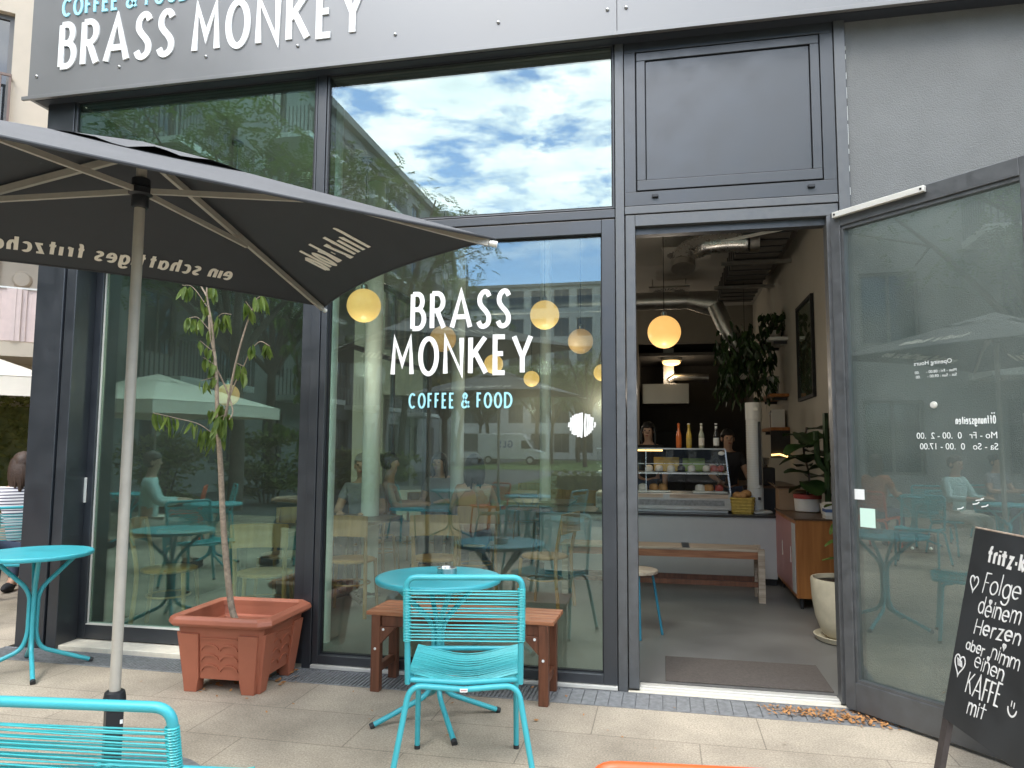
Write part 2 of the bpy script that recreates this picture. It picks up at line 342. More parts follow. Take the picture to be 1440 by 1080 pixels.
M['treeleaf'] = leafmat('locust_leaf', (.075, .14, .028), (.19, .26, .06), 1.2, .35)
M['treeleaf_yellow'] = leafmat('yellowing_leaf', (.16, .19, .035), (.46, .32, .06), .9, .35)
M['trunk'] = pmat('tree_bark', (.11, .085, .065), .9, var=.35, vscale=9, bump=.7, bscale=30)
M['grass'] = leafmat('grass_blade', (.05, .11, .02), (.12, .19, .04), 2, .3)
M['asphalt'] = pmat('asphalt', (.10, .10, .10), .85, var=.15, vscale=3)
M['skin'] = pmat('skin', (.50, .30, .20), .5, var=.05)
M['hair'] = pmat('brown_hair', (.050, .026, .015), .5, var=.35, vscale=40, bump=.5, bscale=120)
M['hair_dark'] = pmat('black_hair', (.012, .010, .009), .45, var=.3, vscale=40, bump=.5, bscale=120)
M['hair_grey'] = pmat('grey_hair', (.30, .28, .26), .5, var=.3, vscale=40, bump=.5, bscale=120)
M['shirt_black'] = pmat('black_cotton', (.02, .02, .022), .85)
M['shirt_grey'] = pmat('grey_cotton', (.22, .22, .23), .85, var=.1)
M['shirt_orange'] = pmat('rust_cotton', (.42, .17, .08), .85)
M['shirt_mint'] = pmat('pale_mint_cotton', (.45, .62, .60), .85, var=.06)
M['shirt_blue'] = pmat('blue_cotton', (.10, .16, .34), .85)
M['jeans'] = pmat('denim', (.06, .08, .13), .85, var=.15, vscale=20)
M['beech'] = woodmat('ochre_beech', (.28, .135, .035), (.44, .23, .07), .4, 2, 7)
M['table_wood'] = woodmat('brown_tabletop', (.07, .04, .022), (.14, .08, .045), .35, 0, 7)
M['pale_wood'] = woodmat('weathered_bench_wood', (.30, .22, .165), (.56, .46, .36), .7, 0, 9)
M['sb_wood'] = woodmat('teak_veneer', (.30, .105, .025), (.46, .185, .05), .38, 2, 6)
M['sb_pink'] = pmat('dusty_pink_door', (.42, .20, .19), .5, var=.04)
M['pot_cream'] = pmat('glazed_cream_pot', (.56, .51, .38), .4, var=.16, vscale=6, rvar=.1)
M['globe'] = pmat('glowing_globe', (.9, .6, .25), .4, emit=(1.0, .56, .16), estr=.42)
M['globe_dim'] = pmat('dim_globe', (.8, .5, .25), .4, emit=(1.0, .50, .16), estr=.13)  # dim globes with a faint glow of their own
M['warm_lamp'] = pmat('warm_lamp', (1, .8, .5), .4, emit=(1.0, .62, .22), estr=1.3)
M['fan_white'] = pmat('white_plastic', (.68, .68, .65), .4, var=.03)
M['dark_leaf'] = leafmat('dark_houseplant_leaf', (.012, .035, .010), (.05, .10, .028), 7, .15, .35)
M['cardboard'] = pmat('brown_cardboard', (.30, .19, .11), .8, var=.08)
M['yellow'] = pmat('yellow_wicker', (.50, .36, .08), .7, var=.2, vscale=30)
M['bread'] = pmat('pastry', (.42, .22, .08), .7, var=.3, vscale=25)
M['cake_white'] = pmat('white_cake', (.72, .68, .62), .7, var=.1)
M['cake_green'] = pmat('green_box', (.22, .32, .06), .6)
M['red'] = pmat('red_glaze', (.36, .06, .05), .5)
M['b_orange'] = pmat('orange_bottle', (.60, .14, .03), .2)
M['b_yellow'] = pmat('yellow_bottle', (.62, .42, .06), .2)
M['b_clear'] = pmat('pale_bottle', (.40, .42, .30), .15)
M['b_dark'] = pmat('dark_bottle', (.012, .009, .008), .15)
M['poster'] = pmat('brown_print', (.16, .085, .045), .5, var=.6, vscale=2.2)
M['van_white'] = pmat('white_van_paint', (.75, .76, .77), .25)
M['tyre'] = pmat('tyre_rubber', (.015, .015, .015), .8)
def stripes(name, c0, c1, freq):
    m = pmat(name, c0, .85); t = m.node_tree; b = t.nodes['Principled BSDF']
    tc = N(t, 'ShaderNodeTexCoord'); wv = N(t, 'ShaderNodeTexWave', wave_type='BANDS', bands_direction='Z'); wv.inputs['Scale'].default_value = freq
    t.links.new(tc.outputs['Object'], wv.inputs['Vector']); cr = N(t, 'ShaderNodeValToRGB'); cr.color_ramp.interpolation = 'CONSTANT'
    cr.color_ramp.elements[0].color = (*c1, 1); cr.color_ramp.elements[1].color = (*c0, 1); cr.color_ramp.elements[1].position = .32
    t.links.new(wv.outputs['Fac'], cr.inputs[0]); t.links.new(cr.outputs[0], b.inputs['Base Color']); return m
M['shirt_striped'] = stripes('white_and_navy_stripes', (.72, .70, .70), (.06, .05, .09), 12)

# ------------------------------------------------------------------ lettering: strokes laid as thin raised ribbons
def _sp(p): return spline(p, 6)
GLYPH = {
 'A': [[(0,0),(.5,1),(1,0)], [(.19,.30),(.81,.30)]],
 'B': [[(0,0),(0,1)], [(0,1),(.35,1)]+arc(.42,.775,.42,.225,90,-90)+[(.0,.55)], [(.0,.55),(.4,.55)]+arc(.46,.275,.54,.275,90,-90)+[(0,0)]],
 'C': [arc(.55,.5,.55,.5,48,312,24)],
 'D': [[(0,0),(0,1),(.3,1)]+arc(.3,.5,.7,.5,90,-90,18)+[(0,0)]],
 'E': [[(1,1),(0,1),(0,0),(1,0)], [(0,.53),(.82,.53)]],
 'F': [[(1,1),(0,1),(0,0)], [(0,.53),(.82,.53)]],
 'G': [arc(.55,.5,.55,.5,48,330,24)+[(1,.45),(.6,.45)]],
 'H': [[(0,0),(0,1)], [(1,0),(1,1)], [(0,.5),(1,.5)]],
 'K': [[(0,0),(0,1)], [(.94,1),(.06,.46)], [(.28,.60),(1,0)]],
 'L': [[(0,1),(0,0),(1,0)]],
 'M': [[(0,0),(.09,1),(.5,.30),(.91,1),(1,0)]],
 'N': [[(0,0),(0,1),(1,0),(1,1)]],
 'O': [arc(.5,.5,.5,.5,0,360,32)],
 'R': [[(0,0),(0,1)], [(0,1),(.4,1)]+arc(.42,.75,.5,.25,90,-90)+[(0,.5)], [(.42,.5),(1,0)]],
 'S': [_sp([(.96,.86),(.74,.985),(.42,.985),(.14,.86),(.12,.68),(.38,.54),(.68,.43),(.92,.28),(.86,.10),(.52,.01),(.2,.03),(.0,.15)])],
 'Y': [[(0,1),(.5,.42),(1,1)], [(.5,.42),(.5,0)]],
 '&': [_sp([(1,.0),(.62,.36),(.26,.70),(.24,.88),(.45,1),(.66,.88),(.60,.70),(.16,.42),(.04,.22),(.16,.04),(.42,.0),(.74,.14),(.96,.44)])],
 '-': [[(0,.36),(1,.36)]],
 'a': [arc(.5,.33,.5,.33,0,360,24), [(1,.68),(1,0)]],
 'b': [[(0,1),(0,0)], arc(.5,.33,.5,.33,0,360,24)],
 'c': [arc(.52,.33,.52,.33,50,310,20)],
 'd': [arc(.5,.33,.5,.33,0,360,24), [(1,1),(1,0)]],
 'e': [[(.02,.34),(1,.34)]+arc(.5,.33,.5,.33,5,310,22)],
 'f': [_sp([(1,.98),(.62,.98),(.45,.82),(.45,.5),(.45,0)]), [(-.12,.64),(1.0,.64)]],
 'g': [arc(.5,.33,.5,.33,0,360,24), _sp([(1,.68),(1,.2),(1,-.12),(.75,-.3),(.3,-.3),(.05,-.2)])],
 'h': [[(0,1),(0,0)], _sp([(0,.45),(.3,.66),(.75,.64),(1,.42),(1,.2),(1,0)])],
 'i': [[(.5,.66),(.5,0)], [(.5,.92),(.5,.82)]],
 'I': [[(.5,.66),(.5,0)]],
 'k': [[(0,1),(0,0)], [(.9,.68),(.05,.28)], [(.35,.42),(1,0)]],
 'l': [[(.5,1),(.5,0)]],
 'm': [[(0,.68),(0,0)], _sp([(0,.45),(.18,.66),(.42,.62),(.5,.4),(.5,0)]), _sp([(.5,.45),(.68,.66),(.92,.62),(1,.4),(1,0)])],
 'n': [[(0,.68),(0,0)], _sp([(0,.45),(.3,.66),(.75,.64),(1,.42),(1,.2),(1,0)])],
 'o': [arc(.5,.33,.5,.33,0,360,24)],
 'r': [[(.1,.68),(.1,0)], _sp([(.1,.42),(.4,.64),(.95,.66)])],
 's': [_sp([(.95,.58),(.6,.67),(.15,.6),(.12,.44),(.5,.34),(.9,.22),(.85,.05),(.4,0),(.02,.09)])],
 't': [[(.5,.95),(.5,0)], [(-.08,.66),(1.08,.66)]],
 'u': [_sp([(0,.68),(0,.25),(.25,.02),(.7,.04),(1,.25)]), [(1,.68),(1,0)]],
 'z': [[(.05,.66),(.95,.66),(.05,0),(1,0)]],
}
GW = {'A':.70,'B':.50,'C':.52,'D':.56,'E':.37,'F':.36,'G':.55,'H':.55,'K':.52,'L':.36,'M':.63,'N':.54,'O':.55,'R':.51,'S':.48,'Y':.54,'&':.62,'-':.28,' ':.26,
      'a':.50,'b':.50,'c':.46,'d':.50,'e':.50,'f':.40,'g':.50,'h':.46,'i':.13,'I':.13,'k':.44,'l':.13,'m':.74,'n':.46,'o':.52,'r':.36,'s':.42,'t':.42,'u':.46,'z':.42}
def ribbon(mb, pts, wdt, mapf, thick, lift, closed=False, rnd_end=False):
    P = [Vector((p[0], p[1])) for p in pts]
    if closed: P = P[:-1]
    Q = [P[0]]
    for p in P[1:]:
        if (p-Q[-1]).length > 1e-5: Q.append(p)
    P = Q; n = len(P)
    if n < 2: return
    if rnd_end and not closed:
        P[0] = P[0] + (P[0]-P[1]).normalized()*wdt*.3; P[-1] = P[-1] + (P[-1]-P[-2]).normalized()*wdt*.3
    L, R = [], []
    for i in range(n):
        a = P[(i-1) % n] if (closed or i > 0) else None; c = P[(i+1) % n] if (closed or i < n-1) else None
        d0 = (P[i]-a).normalized() if a is not None else (c-P[i]).normalized()
        d1 = (c-P[i]).normalized() if c is not None else d0
        t = d0+d1
        t = t.normalized() if t.length > 1e-6 else d0
        nn = Vector((-t.y, t.x)); k = min(1/max(nn.dot(Vector((-d0.y, d0.x))), .2), 2.4)
        hw = wdt/2*k
        if rnd_end and not closed and i in (0, n-1): hw *= .6
        L.append(P[i]+nn*hw); R.append(P[i]-nn*hw)
    h = thick+lift; vs = [mapf(q.x, q.y, h) for q in L]+[mapf(q.x, q.y, h) for q in R]+[mapf(q.x, q.y, 0) for q in L]+[mapf(q.x, q.y, 0) for q in R]
    fs = []
    for i in range(n if closed else n-1):
        j = (i+1) % n
        fs += [(i, n+i, n+j, j), (2*n+i, i, j, 2*n+j), (n+i, 3*n+i, 3*n+j, n+j)]
    if not closed: fs += [(0, 2*n, 3*n, n), (n-1, 2*n-1, 4*n-1, 3*n-1)]
    mb.add(vs, fs)
def text(mb, s, x0, y0, cap, weight, mapf, width=None, thick=.003, track=.10, slant=0., jit=0., seed=1, gx=1.0, rnd_end=False):
    """lays a word out from x0 on baseline y0; width squeezes or stretches the whole word"""
    rr = random.Random(seed); adv = []; x = 0
    for ch in s:
        g = GW[ch]*cap*gx; adv.append((ch, x, g)); x += g + (track*cap if ch != ' ' else .06*cap)
    tot = x-track*cap; k = (width/tot) if width else 1.0; step = 0
    for ch, gx0, g in adv:
        if ch == ' ': continue
        dy = rr.uniform(-jit, jit)*cap; sc = 1+rr.uniform(-jit, jit); sl = slant+rr.uniform(-jit, jit)*.6
        for st in GLYPH[ch]:
            ww = g*k; inset = min(weight/2, ww*.45); pts = []
            for a, b in st:
                px = x0+gx0*k+inset+a*max(ww-2*inset, 0); py = y0+weight/2+dy+b*(cap*sc-weight)
                pts.append((px+sl*(py-y0), py))
            cl = (Vector(pts[0])-Vector(pts[-1])).length < 1e-4
            step += 1
            ribbon(mb, pts, weight, mapf, thick, (step % 9)*.00022, cl, rnd_end)
FRONT = lambda Y: (lambda a, b, h: (a, Y-h, b))

# ------------------------------------------------------------------ ground and setting
def grid_sheet(name, x0, x1, y0, y1, z, mat):
    o = MB().add([(x0,y0,z),(x1,y0,z),(x1,y1,z),(x0,y1,z)], [(0,1,2,3)]).build(name, mat); return structure(o)
grid_sheet('ground', -300, 300, -300, 300, -.06, M['asphalt'])
# the pavement leaves the room's footprint out
MB().box(-30, 12, -8.6, -.262, -.05, 0).build('pavement', M['paving'])['kind'] = 'structure'
MB().box(-30, -4.50, -.262, 40, -.05, 0).build('pavement', M['paving'])['kind'] = 'structure'
MB().box(-30, 40, -40, -8.6, -.05, -.004).build('road', M['asphalt'])['kind'] = 'structure'
o = MB().box(-14, 10, -75, -40.0, -.05, .01).build('lawn', pmat('lawn_turf', (.10, .16, .035), .95, var=.3, vscale=6)); o['kind'] = 'structure'
MB().box(-4.30, 1.60, .215, 9.3, -.05, .0).build('floor', M['conc'])['kind'] = 'structure'

# drainage strip along the facade: a thing with frame and bars
dr = thing('drain_channel', 'narrow grey metal drain grating running along the foot of the shopfront', 'drain', (0,-.13,0))
MB().box(-4.5, 6, -.13, .125, -.06, -.008).build('channel', M['grate'], dr)
b = MB(); b.box(-4.5, 6, -.132, -.120, -.05, .003); b.box(-4.5, 6, .112, .124, -.05, .003); b.build('rim', M['grate'], dr)
b = MB(); x = -4.5
while x < 6:
    if x < -.62: b.box(x, x+.013, -.119, .111, -.03, .001); x += .024
    else: b.box(x, x+.0695, -.119, .111, -.03, .001); x += .0735
b.build('grating', M['grate'], dr)

# ------------------------------------------------------------------ the cafe building
cafe = thing('cafe_building', 'dark grey cafe shopfront with tall glazing and white lettered fascia', 'building', (0,0,0))
def part(mb, name, mat, parent=None, **k): return mb.build(name, mat, parent or cafe, **k)
ZT = 3.912      # underside of the fascia
# corner post and the two reveal strips
part(MB().box(-4.437, -4.207, .0, .24, 0, ZT), 'corner_post', M['frame'], bevel=.004)
part(MB().box(-4.197, -4.114, .012, .20, 0, 2.80), 'frame_profile', M['frame'], bevel=.004)
# mullions
part(MB().box(-2.270, -2.208, 0, .16, 0, ZT), 'mullion', M['frame'], bevel=.003)
part(MB().box(-.276, -.222, 0, .16, .0, ZT), 'mullion', M['frame_dusty'], bevel=.003)
part(MB().box(1.001, 1.062, 0, .16, 0, ZT), 'mullion', M['frame_dusty'], bevel=.003)
# transoms
part(MB().box(-4.20, -2.273, .002, .16, 2.803, 2.856), 'transom', M['frame'], bevel=.003)
part(MB().box(-2.205, -.279, .002, .16, 2.803, 2.856), 'transom', M['frame'], bevel=.003)
part(MB().box(-.219, .998, .002, .16, 2.818, 2.866), 'transom', M['frame_dusty'], bevel=.003)
part(MB().box(-4.20, 1.0, .03, .20, ZT+.003, 4.02), 'head_beam', M['soffit'])

def window(x0, x1, z0, z1, y, fr_l, fr_r, fr_b, fr_t, label=None, depth=.07, gy=.045, mat='frame', gl='glass'):
    b = MB()
    b.box(x0, x0+fr_l, y, y+depth, z0, z1); b.box(x1-fr_r, x1, y, y+depth, z0, z1)
    b.box(x0+fr_l, x1-fr_r, y+.001, y+depth-.001, z1-fr_t, z1); b.box(x0+fr_l, x1-fr_r, y+.001, y+depth-.001, z0, z0+fr_b)
    f = part(b, 'window', M[mat], bevel=.003)
    g = x0+fr_l, x1-fr_r, z0+fr_b, z1-fr_t
    s = MB(); e = .008
    s.box(g[0], g[0]+e, y+gy-.008, y+gy+.02, g[2], g[3]); s.box(g[1]-e, g[1], y+gy-.008, y+gy+.02, g[2], g[3])
    s.box(g[0]+e, g[1]-e, y+gy-.008, y+gy+.02, g[3]-e, g[3]); s.box(g[0]+e, g[1]-e, y+gy-.008, y+gy+.02, g[2], g[2]+e)
    s.build('seal', M['seal'], f)
    p = MB().box(g[0]+e, g[1]-e, y+gy, y+gy+.010, g[2]+e, g[3]-e).build('pane', M[gl], f)
    return f
w_ul = window(-4.203, -2.274, 2.860, ZT, .004, .022, .014, .012, .010, gl='glass_green', gy=.011)
w_um = window(-2.204, -.280, 2.860, ZT, .004, .014, .010, .010, .010, gy=.011)
w_lm = window(-2.204, -.280, .03, 2.796, .006, .040, .082, .055, .086, gl='glass_low')
part(MB().box(-2.204, -.280, -.012, .10, .006, .027), 'sill', M['alu'], bevel=.002)
# writing on the big lower window (outside face)
mf = FRONT(.050)
b = MB(); text(b, 'BRASS', -1.600, 2.145, .256, .031, mf, width=.670, thick=.0012, track=.11); b.build('lettering', M['white'], w_lm); b = MB(); text(b, 'MONKEY', -1.730, 1.850, .258, .031, mf, width=.938, thick=.0012, track=.11)
b.build('lettering', M['white'], w_lm)
b = MB(); text(b, 'COFFEE & FOOD', -1.602, 1.643, .100, .0125, mf, width=.680, thick=.0012, track=.14); b.build('lettering', M['aqua_letter'], w_lm)
# the round hatched sticker low on the right of that window
b = MB(); rr = random.Random(3)
for k in range(15):
    xx = -.078+k*.0111; hh = math.sqrt(max(0, .080**2-xx*xx))
    if k == 8: continue
    ribbon(b, [(-.49+xx-.002, 1.54-hh+rr.uniform(0,.012)), (-.49+xx+rr.uniform(-.004,.004), 1.54), (-.49+xx+.002, 1.54+hh-rr.uniform(0,.012))], .0105, mf, .0012, .0002*(k % 3))
b.build('sticker', M['white'], w_lm)

# sliding door of the left bay, set back behind a stone sill
SY = .20
b = MB(); b.box(-4.200, -4.055, SY, SY+.07, .03, 2.80); b.box(-2.355, -2.274, SY, SY+.07, .03, 2.80); b.box(-4.055, -2.355, SY+.001, SY+.069, 2.70, 2.80); b.box(-4.055, -2.355, SY+.001, SY+.069, .03, .128)
sl = part(b, 'sliding_door', M['frame'], bevel=.003)
MB().box(-4.047, -2.363, SY+.03, SY+.04, .128, 2.70).build('pane', M['glass_green'], sl)
b = MB(); b.box(-4.055, -4.047, SY+.02, SY+.05, .128, 2.70); b.box(-2.363, -2.355, SY+.02, SY+.05, .128, 2.70); b.box(-4.047, -2.363, SY-.004, SY+.05, .128, .134); b.build('seal', M['alu'], sl)
b = MB(); b.box(-4.166, -4.098, SY-.014, SY-.001, .985, 1.165); hb = b.build('handle', M['alu'], sl, bevel=.004)
MB().box(-4.148, -4.116, SY-.017, SY-.0145, 1.06, 1.15).build('recess', M['dull_steel'], sl)
part(MB().box(-4.20, -2.274, .035, .235, -.03, .022), 'sill', M['stone'], bevel=.004)
part(MB().box(-4.112, -2.274, .16, .198, 2.70, 2.80), 'head_rail', M['frame'])
part(MB().box(-2.340, -2.274, .012, .197, .023, 2.80), 'frame_profile', M['frame'], bevel=.003)

# closed vent panel over the door
b = MB(); b.box(-.218, .997, .008, .06, 2.870, 2.955); b.box(-.218, .997, .008, .06, 3.845, ZT); b.box(-.218, -.150, .008, .06, 2.955, 3.845); b.box(.925, .997, .008, .06, 2.955, 3.845)
vp = part(b, 'vent_panel', M['frame'], bevel=.002)
b = MB(); b.box(-.143, .918, .004, .05, 2.962, 3.025); b.box(-.143, .918, .004, .05, 3.785, 3.838); b.box(-.143, -.090, .004, .05, 3.025, 3.785); b.box(.868, .918, .004, .05, 3.025, 3.785)
b.build('sash', M['frame'], vp, bevel=.003)
MB().box(-.084, .862, .016, .04, 3.031, 3.779).build('panel', M['frame'], vp)
MB().box(-.16, .93, .036, .055, 2.95, 3.85).build('backing', M['seal'], vp)
for xx in (-.055, .835): MB().box(xx, xx+.038, -.010, .010, 2.912, 2.932).build('latch', M['black_plastic'], vp, bevel=.003)

# fixed door frame and its threshold
b = MB(); b.box(-.216, -.158, .006, .10, .02, 2.812); b.box(-.158, .996, .007, .099, 2.742, 2.812); b.box(.930, .996, .006, .10, .02, 2.742)
df = part(b, 'door_frame', M['frame_dusty'], bevel=.003)
MB().box(-.158, .930, .05, .12, 2.700, 2.741).build('closer_track', M['frame'], df)
b = MB(); b.box(-.158, .93, .03, .062, .0, .020); b.box(-.158, .93, .064, .096, .0, .024); b.box(-.158, .93, .098, .14, -.02, .018)
part(b, 'threshold', M['alu'], bevel=.003)
part(MB().box(-.22, 1.06, -.004, .028, -.04, .006), 'threshold', M['stone'], bevel=.002)
b = MB(); b.bar((.37,.34,2.712), (.79,.135,2.728), .016, .016); b.bar((.79,.135,2.728), (.84,.11,2.735), .03, .03); b.build('closer_arm', M['alu'], df)

# open door leaf
HX, HY = .937, -.052; A = -math.radians(46.7)
ld = Vector((math.cos(A), math.sin(A), 0)); ln = Vector((ld.y, -ld.x, 0))   # ln looks at the street
def leafbox(b, s0, s1, t0, t1, z0, z1):
    vs = [Vector((HX,HY,0))+ld*s+ln*t+Vector((0,0,z)) for z in (z0,z1) for s, t in ((s0,t0),(s1,t0),(s1,t1),(s0,t1))]
    b.add(vs, [(0,1,2,3),(7,6,5,4),(0,4,5,1),(1,5,6,2),(2,6,7,3),(3,7,4,0)])
LW, LH = 1.05, 2.735
b = MB(); leafbox(b, 0, .058, -.07, 0, .02, LH); leafbox(b, LW-.09, LW, -.07, 0, .02, LH); leafbox(b, .058, LW-.09, -.069, -.001, 2.648, LH); leafbox(b, .058, LW-.09, -.069, -.001, .02, .165)
door = part(b, 'door', M['frame_dusty'], bevel=.003)
b = MB(); leafbox(b, .060, LW-.092, -.045, -.035, .167, 2.646); b.build('pane', M['door_glass'], door)
b = MB(); leafbox(b, .058, .072, -.05, -.012, .165, 2.648); leafbox(b, .072, LW-.09, -.05, -.010, 2.628, 2.648); leafbox(b, .072, LW-.09, -.05, -.006, .165, .180); b.build('bead', M['frame_dusty'], door)
b = MB(); leafbox(b, .03, .545, .002, .028, 2.695, 2.727); b.build('closer_rail', M['alu'], door, bevel=.003)
for s in (.045, .53):
    p = Vector((HX,HY,0))+ld*s+ln*.029+V(0,0,2.711); MB().ball(p, .006, 10, 6).build('screw', M['seal'], door)
lm = lambda s, z, h: tuple(Vector((HX,HY,0))+ld*s+ln*(-.034+h)+Vector((0,0,z)))
rev = lambda s0: (lambda a, z, h: lm(s0-a, z, h))       # the writing faces the other way, so it reads mirrored from here
def builtin(sx, body, size, z, x_right, mat, parent, name='lettering'):
    cu = bpy.data.curves.new(name, 'FONT'); cu.body = body; cu.size = size; cu.extrude = 0
    t = bpy.data.objects.new(name, cu); COL.objects.link(t)
    dg = bpy.context.evaluated_depsgraph_get(); me0 = t.evaluated_get(dg).to_mesh()
    b = MB(); b.add([lm(x_right - v.co.x*sx, z + v.co.y, .0008) for v in me0.vertices], [tuple(p.vertices) for p in me0.polygons])
    bpy.data.objects.remove(t); o = b.build(name, mat, parent); return o
builtin(1, 'Opening Hours', .030, 1.826, .612, M['paper_white'], door)
builtin(1, 'Mon - Fri : 08.00 -      .00', .020, 1.783, .632, M['paper_white'], door)
builtin(1, 'Sat - Sun : 09.00 -      .00', .020, 1.760, .632, M['paper_white'], door)
b = MB(); mz = rev(.795); text(b, 'Offnungszeiten', .0, 1.522, .040, .0042, mz, width=.180, thick=.0008); ribbon(b, [(.006,1.569),(.006,1.575)], .005, mz, .0008, 0); ribbon(b, [(.016,1.569),(.016,1.575)], .005, mz, .0008, 0)
b.build('lettering', M['paper_white'], door)
builtin(.92, 'Mo - Fr   0  .00 - 2  .00', .044, 1.455, .800, M['paper_white'], door)
builtin(.92, 'Sa - So   0  .00 - 17.00', .044, 1.402, .800, M['paper_white'], door)
b = MB(); c = Vector((HX,HY,0))+ld*.515+ln*.0+V(0,0,1.622)
for t0, r0 in ((-.034, .018), (-.030, .011)): 
    vs = [c+ln*t for t in (t0, t0+.006) ]; b.tube([c+ln*t0, c+ln*(t0+.006)], [r0, r0*.9], 16)
b.build('round_sticker', M['alu'], door)
b = MB(); leafbox(b, .072, .128, -.034, -.031, 1.130, 1.185); b.build('note', M['paper_white'], door)
b = MB(); leafbox(b, .100, .185, -.034, -.031, .985, 1.085); b.build('note', M['paper'], door)
b = MB(); 
rr = random.Random(5)
for k in range(5):
    s, z = .66+rr.uniform(-.06,.06), 1.10+rr.uniform(-.03,.07); ribbon(b, [(s, z), (s+.02, z+.004), (s+.03, z+.012)], .005, lm, .0008, 0)
b.build('tape_rest', M['paper_white'], door)

# stucco wall right of the door, with the double socket
part(MB().box(1.068, 3.6, .03, .28, 0, 4.0), 'stucco_wall', M['stucco'])
part(MB().box(1.0622, 1.0677, .02, .05, 0, ZT), 'joint', M['seal'])
b = MB(); rr = random.Random(8); z = 2.86
while z < 3.78:
    l = rr.uniform(.02,.12); b.box(1.0635, 1.0665, .012, .0195, z, z+l); z += l+rr.uniform(.004,.10)
part(b, 'joint_filler', M['paper_white'])
sk = part(MB().box(1.23, 1.43, .005, .03, .84, .95), 'socket_box', M['frame'], bevel=.005)
for xx in (1.245, 1.337):
    MB().box(xx, xx+.08, -.008, .004, .855, .94).build('socket_lid', M['frame_dusty'], sk, bevel=.006); MB().ball((xx+.062, -.010, .868), .009, 10, 6).build('lock', M['alu'], sk)

# fascia with its lip, rivets, soffit and lettering
FY = -.10
FK = 1.029     # lettering sizes are given for a plane a little nearer
fz = lambda z: 1.4+(z-1.4)*FK
part(MB().box(-4.52, -.254, FY, FY+.03, ZT, 5.25), 'fascia_panel', M['fascia'])
part(MB().box(-.250, 4.2, FY, FY+.03, ZT, 5.25), 'fascia_panel', M['fascia'])
part(MB().box(-4.52, -4.49, FY+.0305, .3, ZT, 5.25), 'fascia_return', M['fascia'])
part(MB().box(-4.553, 4.2, FY-.022, FY-.001, ZT-.014, ZT+.012), 'fascia_lip', M['fascia'], bevel=.002)
part(MB().box(-4.485, 4.2, FY+.032, .029, ZT-.004, ZT+.02), 'soffit', M['soffit'])
b = MB()
for xx in (-4.325, -3.65, -2.98, -2.31, -1.637, -.967, -.300, -.190, .48, 1.15, 1.82): b.ball((xx*FK, FY-.003, fz(4.002)), (.012, .010, .012), 10, 6)
part(b, 'rivet', M['dull_steel'])
ff = FRONT(FY); b = MB(); text(b, 'BRASS', -4.150*FK, fz(4.027), .350*FK, .045, ff, width=.930*FK, thick=.010, track=.115); part(b, 'lettering', M['white']); b = MB(); text(b, 'MONKEY', -3.090*FK, fz(4.027), .350*FK, .045, ff, width=1.252*FK, thick=.010, track=.115)
part(b, 'lettering', M['white'])
b = MB(); text(b, 'COFFEE & FOOD', -4.143*FK, fz(4.417), .139, .0185, ff, width=1.05, thick=.008, track=.12); part(b, 'lettering', M['aqua_letter'])

part(MB().box(-4.437, 16, .06, 12, 5.26, 16.5), 'added_storeys', M['grey_render'])  # unseen storeys added to block part of the sky over the terrace
M['back_wall'] = pmat('taupe_back_wall', (.26, .24, .205), .85, var=.08, vscale=2)
# shell: roof, side and back walls, ceiling, columns
part(MB().box(-4.437, 4.2, .31, 11.4, 4.06, 5.25), 'roof', M['grey_render'])
part(MB().box(-4.30, 1.70, .21, 9.35, 4.00, 4.055), 'ceiling', M['ceiling'])
part(MB().box(1.60, 1.72, .285, 9.4, 0, 3.998), 'wall', M['plaster'])
part(MB().box(-4.43, -4.31, .245, 1.2, 0, 3.99), 'wall', M['dark_wall'])
part(MB().box(-4.43, -4.31, 4.6, 5.2, 0, 3.99), 'wall', M['dark_wall'])
part(MB().box(-4.43, -4.31, 8.6, 9.4, 0, 3.99), 'wall', M['dark_wall'])
part(MB().box(-4.43, -4.31, 1.2, 4.6, 0, 3.985), 'wall', M['dark_wall'])
for y0, y1 in ((5.205, 8.595),):
    b = MB(); b.box(-4.41, -4.33, y0, y0+.06, .02, 3.98); b.box(-4.41, -4.33, y1-.06, y1, .02, 3.98); b.box(-4.41, -4.33, y0+.06, y1-.06, 3.9, 3.98); b.box(-4.41, -4.33, y0+.06, y1-.06, .02, .1); b.box(-4.40, -4.34, (y0+y1)/2-.03, (y0+y1)/2+.03, .1, 3.9); b.box(-4.40, -4.34, y0+.06, y1-.06, 2.8, 2.86)
    f = part(b, 'window', M['frame']); MB().box(-4.375, -4.365, y0+.06, y1-.06, .1, 3.9).build('pane', M['glass'], f)
b = MB(); b.box(-4.3, -.45, 9.25, 9.4, 0, 4.0); b.box(-.45, 1.6, 9.25, 9.4, 3.33, 4.0); part(b, 'wall', M['back_wall'])
part(MB().box(-.9, 1.6, 11.2, 11.3, 0, 4.05), 'kitchen_wall', M['dark_wall'])
part(MB().box(-.6, 1.7, 9.42, 11.2, 3.12, 3.18), 'kitchen_ceiling', M['dark_wall'])
part(MB().box(-.60, -.46, 9.41, 11.2, 0, 4.05), 'kitchen_wall', M['dark_wall'])
part(MB().box(1.60, 1.72, 9.41, 11.2, 0, 4.05), 'kitchen_wall', M['dark_wall'])
for cx, cy2, r in ((-2.42, .62, .045), (-2.75, 2.2, .085), (-2.30, 3.6, .075), (-1.45, 4.6, .07)):
    part(MB().lathe([(r, 0), (r, 3.99)], 24, (cx, cy2, 0)), 'column', M['col_white'])

